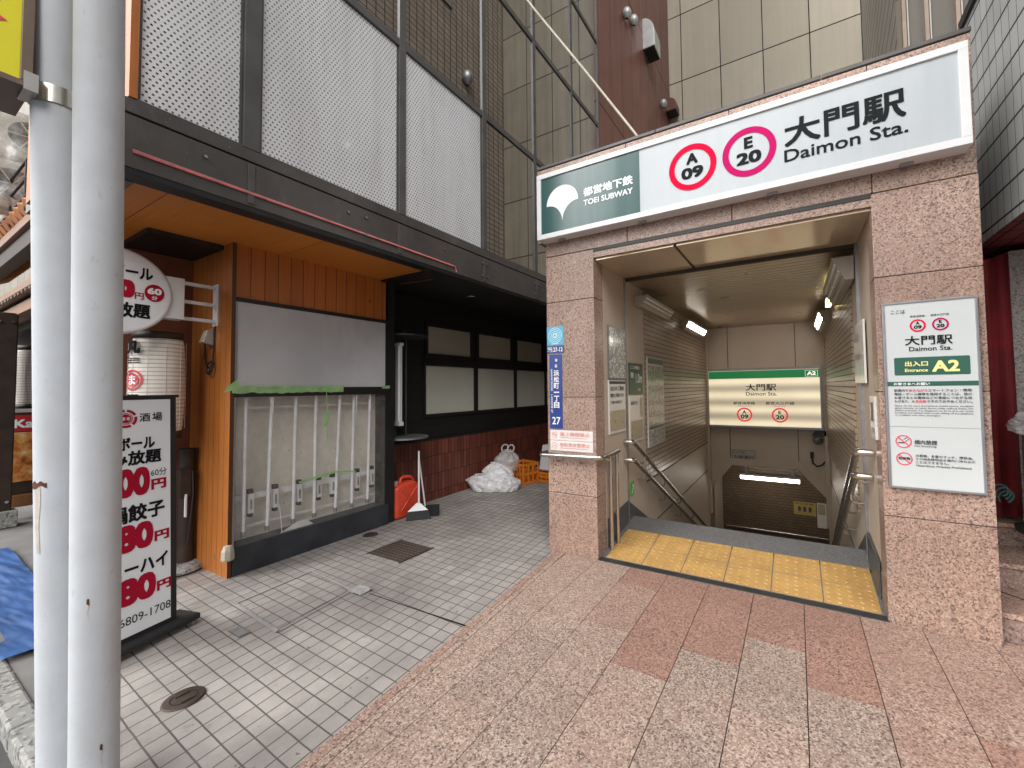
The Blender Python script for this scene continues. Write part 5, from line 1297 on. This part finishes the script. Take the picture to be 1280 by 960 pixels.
# ---- poles and yellow sign in front
def pole(label, pb, pt, r):
    pb, pt = Vector(pb), Vector(pt); d = (pt - pb) / (pt.z - pb.z)
    a = pb - d * (pb.z + .05); e = pt + d * (5.2 - pt.z)
    S = thing('utility_pole', label, 'pole', (a.x, a.y, 0), 'light grey steel poles by the kerb')
    MB().tube([a, a + (e - a) * .33, a + (e - a) * .66, e], r, 'pole', 40).build('shaft', S)
    return S, a, d
P1, a1_, d1_ = pole('thicker light grey steel pole nearest the camera', (-2.03, .44, .197), (-1.937, .382, 2.683), .0565)
P2, a2_, d2_ = pole('light grey steel pole behind the nearer one, carrying the yellow sign', (-2.275, .421, .108), (-2.212, .338, 2.781), .062)
def onp(a, d, z): return a + d * (z + .05)
for z, P, a, d, r, ang in ((.275, P1, a1_, d1_, .0565, 2), (.75, P1, a1_, d1_, .0565, -28), (1.10, P2, a2_, d2_, .062, -66)):
    c_ = onp(a, d, z); q = MB()
    q.lathe([(r + .0012, -.008), (r + .0012, .006)], (c_.x, c_.y, c_.z), 'rust', 40)
    q2 = MB(); vs = [c_ + Vector((math.cos(R(ang + t)) * (r + .0012), math.sin(R(ang + t)) * (r + .0012), zz)) for t in range(*((-26, 27, 4) if P == P2 else (-3, 4, 2))) for zz in (-.01 - .006 * math.sin(t * 3), .008 + .004 * math.cos(t * 5))]
    q2.add(vs, [(2 * i, 2 * i + 2, 2 * i + 3, 2 * i + 1) for i in range(len(vs) // 2 - 1)], 'rust', True); q2.build('rust_patch', P)
    q3 = MB(); vs = []
    for i in range(9):
        for t in ((-9, 9) if P == P2 else (-1.2, 1.2)): vs.append(c_ + Vector((math.cos(R(ang + t * (1 - i * .06) + 2 * math.sin(i))) * (r + .0008), math.sin(R(ang + t * (1 - i * .06) + 2 * math.sin(i))) * (r + .0008), -.008 - i * (.028 if P == P2 else .006))) - d * (i * (.028 if P == P2 else .006)) + Vector((0, 0, i * (.028 if P == P2 else .006))))
    q3.add(vs, [(2 * i, 2 * i + 1, 2 * i + 3, 2 * i + 2) for i in range(8)], 'ruststain', True); q3.build('rust_stain', P)
c_ = onp(a2_, d2_, 2.42); q = MB(); q.lathe([(.066, -.03), (.066, .03)], tuple(c_), 'steel', 36); q.box(c_.x - .02, c_.x + .08, c_.y - .085, c_.y - .055, c_.z - .03, c_.z + .03, 'steel'); q.lathe([(.001, .02), (.012, .02), (.012, -.02)], (c_.x + .06, c_.y - .07, c_.z + .015), 'knob', 10); q.build('band_clamp', P2)
c_ = onp(a2_, d2_, 1.93); q = MB(); q.box(c_.x + .045, c_.x + .075, c_.y + .03, c_.y + .05, c_.z - .02, c_.z + .02, 'sticker'); q.box(c_.x + .05, c_.x + .07, c_.y + .05, c_.y + .065, c_.z - .03, c_.z + .03, 'sticker'); q.build('cable_clip', P2)
S = thing('yellow_sign', 'bright yellow box sign with a pink shape clamped to the rear pole', 'sign', (-2.3, .0, 2.4))
xa = -2.165; ya, yb = -.55, .285; za, zb = 2.405, 3.5
b = MB()
b.box(xa - .26, xa - .004, ya, yb, za, zb, 'bronze')
b.box(xa - .004, xa + .006, ya, yb, za, za + .02, 'bronze'); b.box(xa - .004, xa + .006, yb - .026, yb, za + .02, zb, 'bronze'); b.box(xa - .004, xa + .006, ya, ya + .026, za + .02, zb, 'bronze'); b.build('frame', S, .002)
b = MB(); b.rect(FX(xa - .004), ya + .026, za + .02, yb - .026, zb, 'yellow', .002); b.poly(FX(xa - .004), [(.10, 2.66), (.232, 2.60), (.10, 2.52), (-.03, 2.60)], 'signpink', .004); b.build('panel', S)

# ---- blue tarp
b = MB(); vs = []; NX, NY = 110, 30
for i in range(NX + 1):
    for j in range(NY + 1):
        u = i / NX; v = j / NY
        x = -6.4 + u * 2.72 + .10 * v * (1 - u); y = .50 + .30 * v - .06 * u * v - (.05 if u > .9 else 0) * (1 - v)
        z = .012 + .016 * abs(noise.noise((x * 1.5 + y * 3, y * 12 - x * 2, 0))) + .006 * abs(noise.noise((x * 5, y * 40 - x * 6, 2)))
        vs.append((x, y, z))
b.add(vs, [(i * (NY + 1) + j, (i + 1) * (NY + 1) + j, (i + 1) * (NY + 1) + j + 1, i * (NY + 1) + j + 1) for i in range(NX) for j in range(NY)], 'tarp', True)
tag(b.build('tarp', loc=(-5, .65, 0)), 'crumpled blue tarpaulin lying on the pavement behind the poles', 'tarpaulin')

# ---- canopy, post, banner, air conditioners far left
S = thing('tiled_canopy', 'orange tiled canopy over timber beams along the restaurant front', 'canopy', (-8, 1.1, 2.3))
b = MB(); b.box(-13, -6.4, .93, 1.05, 2.28, 2.40, 'wood_beam'); b.box(-13, -6.2, 1.0, 1.5, 2.62, 2.70, 'wood_beam'); b.box(-13, -6.2, .90, 1.02, 2.93, 3.10, 'wood_dark'); b.box(-13, -6.2, .86, 1.06, 3.10, 3.20, 'wood_beam'); b.build('beam', S, .006)
b = MB(); N = 60; vs = []
for i in range(N * 2 + 1):
    x = -13 + 6.7 * i / (N * 2); z = 2.43 + .022 * math.sin(i * math.pi / 1.5); vs += [(x, .86, z), (x, 1.3, z + .10)]
b.add(vs, [(2 * i, 2 * i + 2, 2 * i + 3, 2 * i + 1) for i in range(N * 2)], 'steel_dull', True); b.build('corrugated_sheet', S)
b = MB()
for i in range(34):
    x = -13 + i * .2; b.tube([(x, .84, 3.22), (x, 1.5, 3.62)], .075, 'rooftile', 8)
b.quad((-13, .86, 3.2), (-6.2, .86, 3.2), (-6.2, 1.5, 3.58), (-13, 1.5, 3.58), 'rooftile'); b.build('roof', S)
b = MB()
for z, y in ((3.34, .84), (3.52, .84), (3.70, .84)): b.tube([(-13, y, z), (-6.3, y, z)], .012, 'rubber', 6)
for i in range(9): b.tube([(-12.5 + i * .75, .84, 3.2), (-12.5 + i * .75, .84, 3.7)], .01, 'rubber', 6)
b.build('wire_guard', S)
S = thing('timber_post', 'dark timber canopy post on a grey stone footing', 'post', (-7.55, .98, 0))
b = MB(); b.box(-7.60, -7.42, .785, .945, .16, 2.30, 'wood_dark'); b.build('shaft', S, .01)
MB().box(-7.64, -7.36, .745, .98, -.01, .165, 'granite_kerb').build('footing', S, .008)
b = MB()
for z in (.26, 2.2):
    for y in (.82, .91): b.tube([(-7.42, y, z), (-7.405, y, z)], .014, 'knob', 10)
b.build('bolt', S)
S = thing('menu_stand', 'food photo panel under a red banner beside the timber post', 'menu stand', (-7.1, 1.2, .2))
b = MB(); b.box(-7.95, -7.9, .90, 1.6, .25, 1.20, 'wood_dark'); b.build('board', S)
F = FX(-7.9); b = MB(); b.rect(F, .92, .98, 1.58, 1.17, 'banner_red', .004); b.text(F, 'Kara', (1.0, 1.02, 1.25, 1.12), 'letter_white', .03, .006); b.build('banner', S)
b = MB(); b.rect(F, .92, .40, 1.58, .97, 'food', .004); b.build('food_picture', S)
b = MB(); b.box(-7.95, -7.82, .88, 1.62, .12, .25, 'wood_beam'); b.build('shelf', S, .004)
for z0, lab in ((3.99, 'upper cream air conditioner outdoor unit wrapped in plastic above the tiled roof'), (3.42, 'lower cream air conditioner outdoor unit standing on the tiled roof')):
    S = thing('air_conditioner', lab, 'air conditioner', (-7.9, 1.2, z0), 'air conditioner units over the canopy')
    b = MB(); xo = -7.35; dy = 0 if z0 > 3.9 else -.12; b.box(xo - .35, xo, .70 + dy, 1.5 + dy, z0, z0 + .53, 'acbody'); b.build('body', S, .02)
    b = MB(); F = FX(xo); cy_ = .98 + dy; b.disc(F, cy_, z0 + .27, .17, 'cover_dark', .004); b.ring(F, cy_, z0 + .27, .165, .185, 'acbody', .012)
    for k_ in range(6): b.bar(F, (cy_, z0 + .27), (cy_ + .16 * math.cos(k_ * 1.05), z0 + .27 + .16 * math.sin(k_ * 1.05)), .012, 'acbody', .010)
    b.build('fan_grille', S)
b = MB(); vs = []
for i in range(31):
    for j in range(25):
        y = .62 + i * .03; z = 3.30 + j * .048; x = -7.22 + .09 * noise.noise((y * 4, z * 4, 1)) + .04 * noise.noise((y * 13, z * 11, 5)); vs.append((x, y, z))
b.add(vs, [(i * 25 + j, (i + 1) * 25 + j, (i + 1) * 25 + j + 1, i * 25 + j + 1) for i in range(30) for j in range(24)], 'clearbag', True)
tag(b.build('plastic_sheet', loc=(-7.3, 1.1, 3.5)), 'clear crinkled plastic sheet hanging over the air conditioners', 'plastic sheet')
S = thing('pale_building', 'pale rendered wall rising behind the air conditioners', 'building', (-9, 2, 0))
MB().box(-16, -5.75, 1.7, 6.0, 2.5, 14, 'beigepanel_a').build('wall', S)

# ================================================================ buildings behind
S = thing('red_brown_building', 'red brown ribbed metal building behind the station sign', 'building', (-4, 10, 0))
MB().box(-3.12, -3.05, 6.76, 22, 0, 24, 'redwall').build('wall', S)
MB().box(-6.5, -3.121, 7.3, 22, 0, 24, 'redwall').build('core_wall', S)
def hood(y, z, wd, h, mat='hood'):
    q = MB(); X = -3.05; pr = []
    for k_ in range(7):
        a = R(90 * k_ / 6); pr.append((X + .30 * math.sin(a) * 1.0, z + h * .45 + h * .55 * math.cos(a)))
    pr.append((X + .30, z)); pr.append((X, z - .0))
    n = len(pr)
    q.add([(x, y - wd, zz) for x, zz in pr] + [(x, y + wd, zz) for x, zz in pr], [tuple(range(n)), tuple(reversed(range(n, 2 * n)))] + [(i, i + n, (i + 1) % n + n, (i + 1) % n) for i in range(n)], mat)
    q.box(X + .02, X + .28, y - wd + .02, y + wd - .02, z - .02, z + .01, 'cover_dark')
    q.build('vent_hood', S, .01)
hood(9.75, 9.72, .26, .78)
hood(11.7, 9.35, .2, .4, 'redwall')
for y, z in ((8.2, 9.55), (8.65, 9.75), (11.0, 9.25), (13.2, 11.6)):
    q = MB(); q.lathe([(.001, .11), (.07, .09), (.10, .02), (.09, -.06), (.03, -.12)], (-2.97, y, z), 'hood', 14); q.build('vent_cap', S)
S = thing('beige_tower', 'tall beige panelled tower directly behind the station sign', 'building', (-.5, 13.4, 0))
MB().box(-3.05, 1.672, 13.4 * 0 + 12.0, 20, 0, 30, 'beigepanel_b').build('wall', S)
S = thing('grey_tiled_building', 'grey tiled building with a dark red soffit at the right edge', 'building', (2, 4, 0))
MB().box(1.15, 6, 1.2, 3.99, 2.36, 4.0, 'greytile').build('tiled_wall', S)
b = MB(); b.quad((1.15, 1.2, 2.352), (6, 1.2, 2.352), (6, 8, 2.352), (1.15, 8, 2.352), 'redsoffit'); b.box(1.16, 6, 1.21, 7.9, 2.354, 2.36, 'redsoffit'); b.build('soffit', S)
b = MB(); b.box(1.15, 6, 3.992, 8.0, 2.36, 4.0, 'greytile'); b.box(1.13, 6, 1.15, 4.0, 4.0, 4.06, 'dark_slot'); b.build('upper_wall', S)
b = MB(); b.box(1.22, 6, 6.0, 6.3, 4.0, 14, 'glass_dark')
for x in (1.225, 1.425, 1.69, 2.2): b.box(x - .018, x + .018, 5.95, 6.0, 4.0, 14, 'bronze'); b.box(x + .03, x + .042, 5.97, 6.0, 4.0, 14, 'grey_cast')
b.build('glazing', S)
b = MB(); b.hexa([(1.672, 11.99, 4), (1.9, 11.99, 4), (1.9, 6.3, 4), (1.30, 6.3, 4)], [(1.672, 11.99, 20), (1.9, 11.99, 20), (1.9, 6.3, 20), (1.30, 6.3, 20)], 'greystrip'); b.build('strip_wall', S)
b = MB(); b.box(1.0, 6, 8.0, 8.2, 0, 2.4, 'cover_dark'); b.build('shadow_wall', S)  # dark sheet standing in for the shade beneath the soffit
# entrance steps of the neighbour
b = MB()
for i in range(3):
    b.box(.93, 4.5, 3.125 + .36 * i, 7.9, .153 * i - (.02 if i == 0 else 0), .153 * (i + 1) - .034, 'granite_step')
    b.box(.93, 4.5, 3.132 + .36 * i, 7.9, .153 * (i + 1) - .034, .153 * (i + 1) - .029, 'cover_dark')  # dark strip drawn as the shade line under each nosing
    b.box(.93, 4.5, 3.115 + .36 * i, 7.9, .153 * (i + 1) - .029, .153 * (i + 1), 'granite_c')  # paler tread slab puts the nosing highlight into the colour
b.build('steps', S, .004)
b = MB(); b.bar(FZ(.155), (.965, 3.46), (1.25, 3.22), .012, 'cover_dark', .0); b.build('step_joint', S)
MB().box(1.30, 2.2, 3.92, 4.5, .459, 2.30, 'granite_grey').build('stone_pillar', S, .004)
b = MB(); vs = []
for i in range(15):
    t = i / 14; x = 1.03 + .26 * t; yy = 3.86 + .025 * math.sin(i * 1.5)
    vs += [(x, yy, .50), (x, yy + .01, 2.21 + .07 * t)]
b.add(vs, [(2 * i, 2 * i + 2, 2 * i + 3, 2 * i + 1) for i in range(14)], 'curtain', True)
o = b.build('curtain', loc=(1.15, 3.86, .5)); so = o.modifiers.new('thick', 'SOLIDIFY'); so.thickness = .008; tag(o, 'dark red curtain hanging beside the grey stone pillar', 'curtain')
S = thing('umbrella_bin', 'grey metal bin with a black foot on the neighbouring steps', 'bin', (1.27, 3.72, .46))
b = MB(); b.lathe([(.11, .0), (.115, .06), (.11, .62), (.10, .66), (.001, .66)], (1.345, 3.66, .50), 'steel_dull', 24); b.build('body', S)
b = MB(); b.lathe([(.001, .0), (.16, .0), (.165, .03), (.12, .05), (.11, .06)], (1.345, 3.66, .459), 'rubber', 24); b.build('foot', S)
b = crumple('plastic_cover', (1.29, 3.62, 1.13), (.12, .12, .075), 'clearbag', 2.2); tag(b.build('plastic_cover', loc=(1.3, 3.62, 1.1)), 'crumpled clear plastic cover on top of the grey bin', 'plastic cover')
b = MB()
for i in range(3): b.tube(arc((1.13 + .012 * i, 3.70, .70 - .02 * i), .036, -80, 220, (1, 0, .2 * i), (0, .2, 1), 10), .008, 'teal', 6)
tag(b.build('cord_bundle', loc=(1.13, 3.7, .65)), 'bundle of teal cord at the foot of the red curtain', 'cord')
# cable rising behind the parapet
b = MB(); b.tube([(-.93, 3.55, 3.25), (-1.25, 3.55, 3.78), (-1.75, 3.6, 4.58), (-2.4, 3.7, 5.6), (-3.2, 3.8, 6.9)], .012, 'cap_beige', 8)
tag(b.build('cable', loc=(-.93, 3.55, 3.3)), 'pale cable rising diagonally from behind the station sign', 'cable')
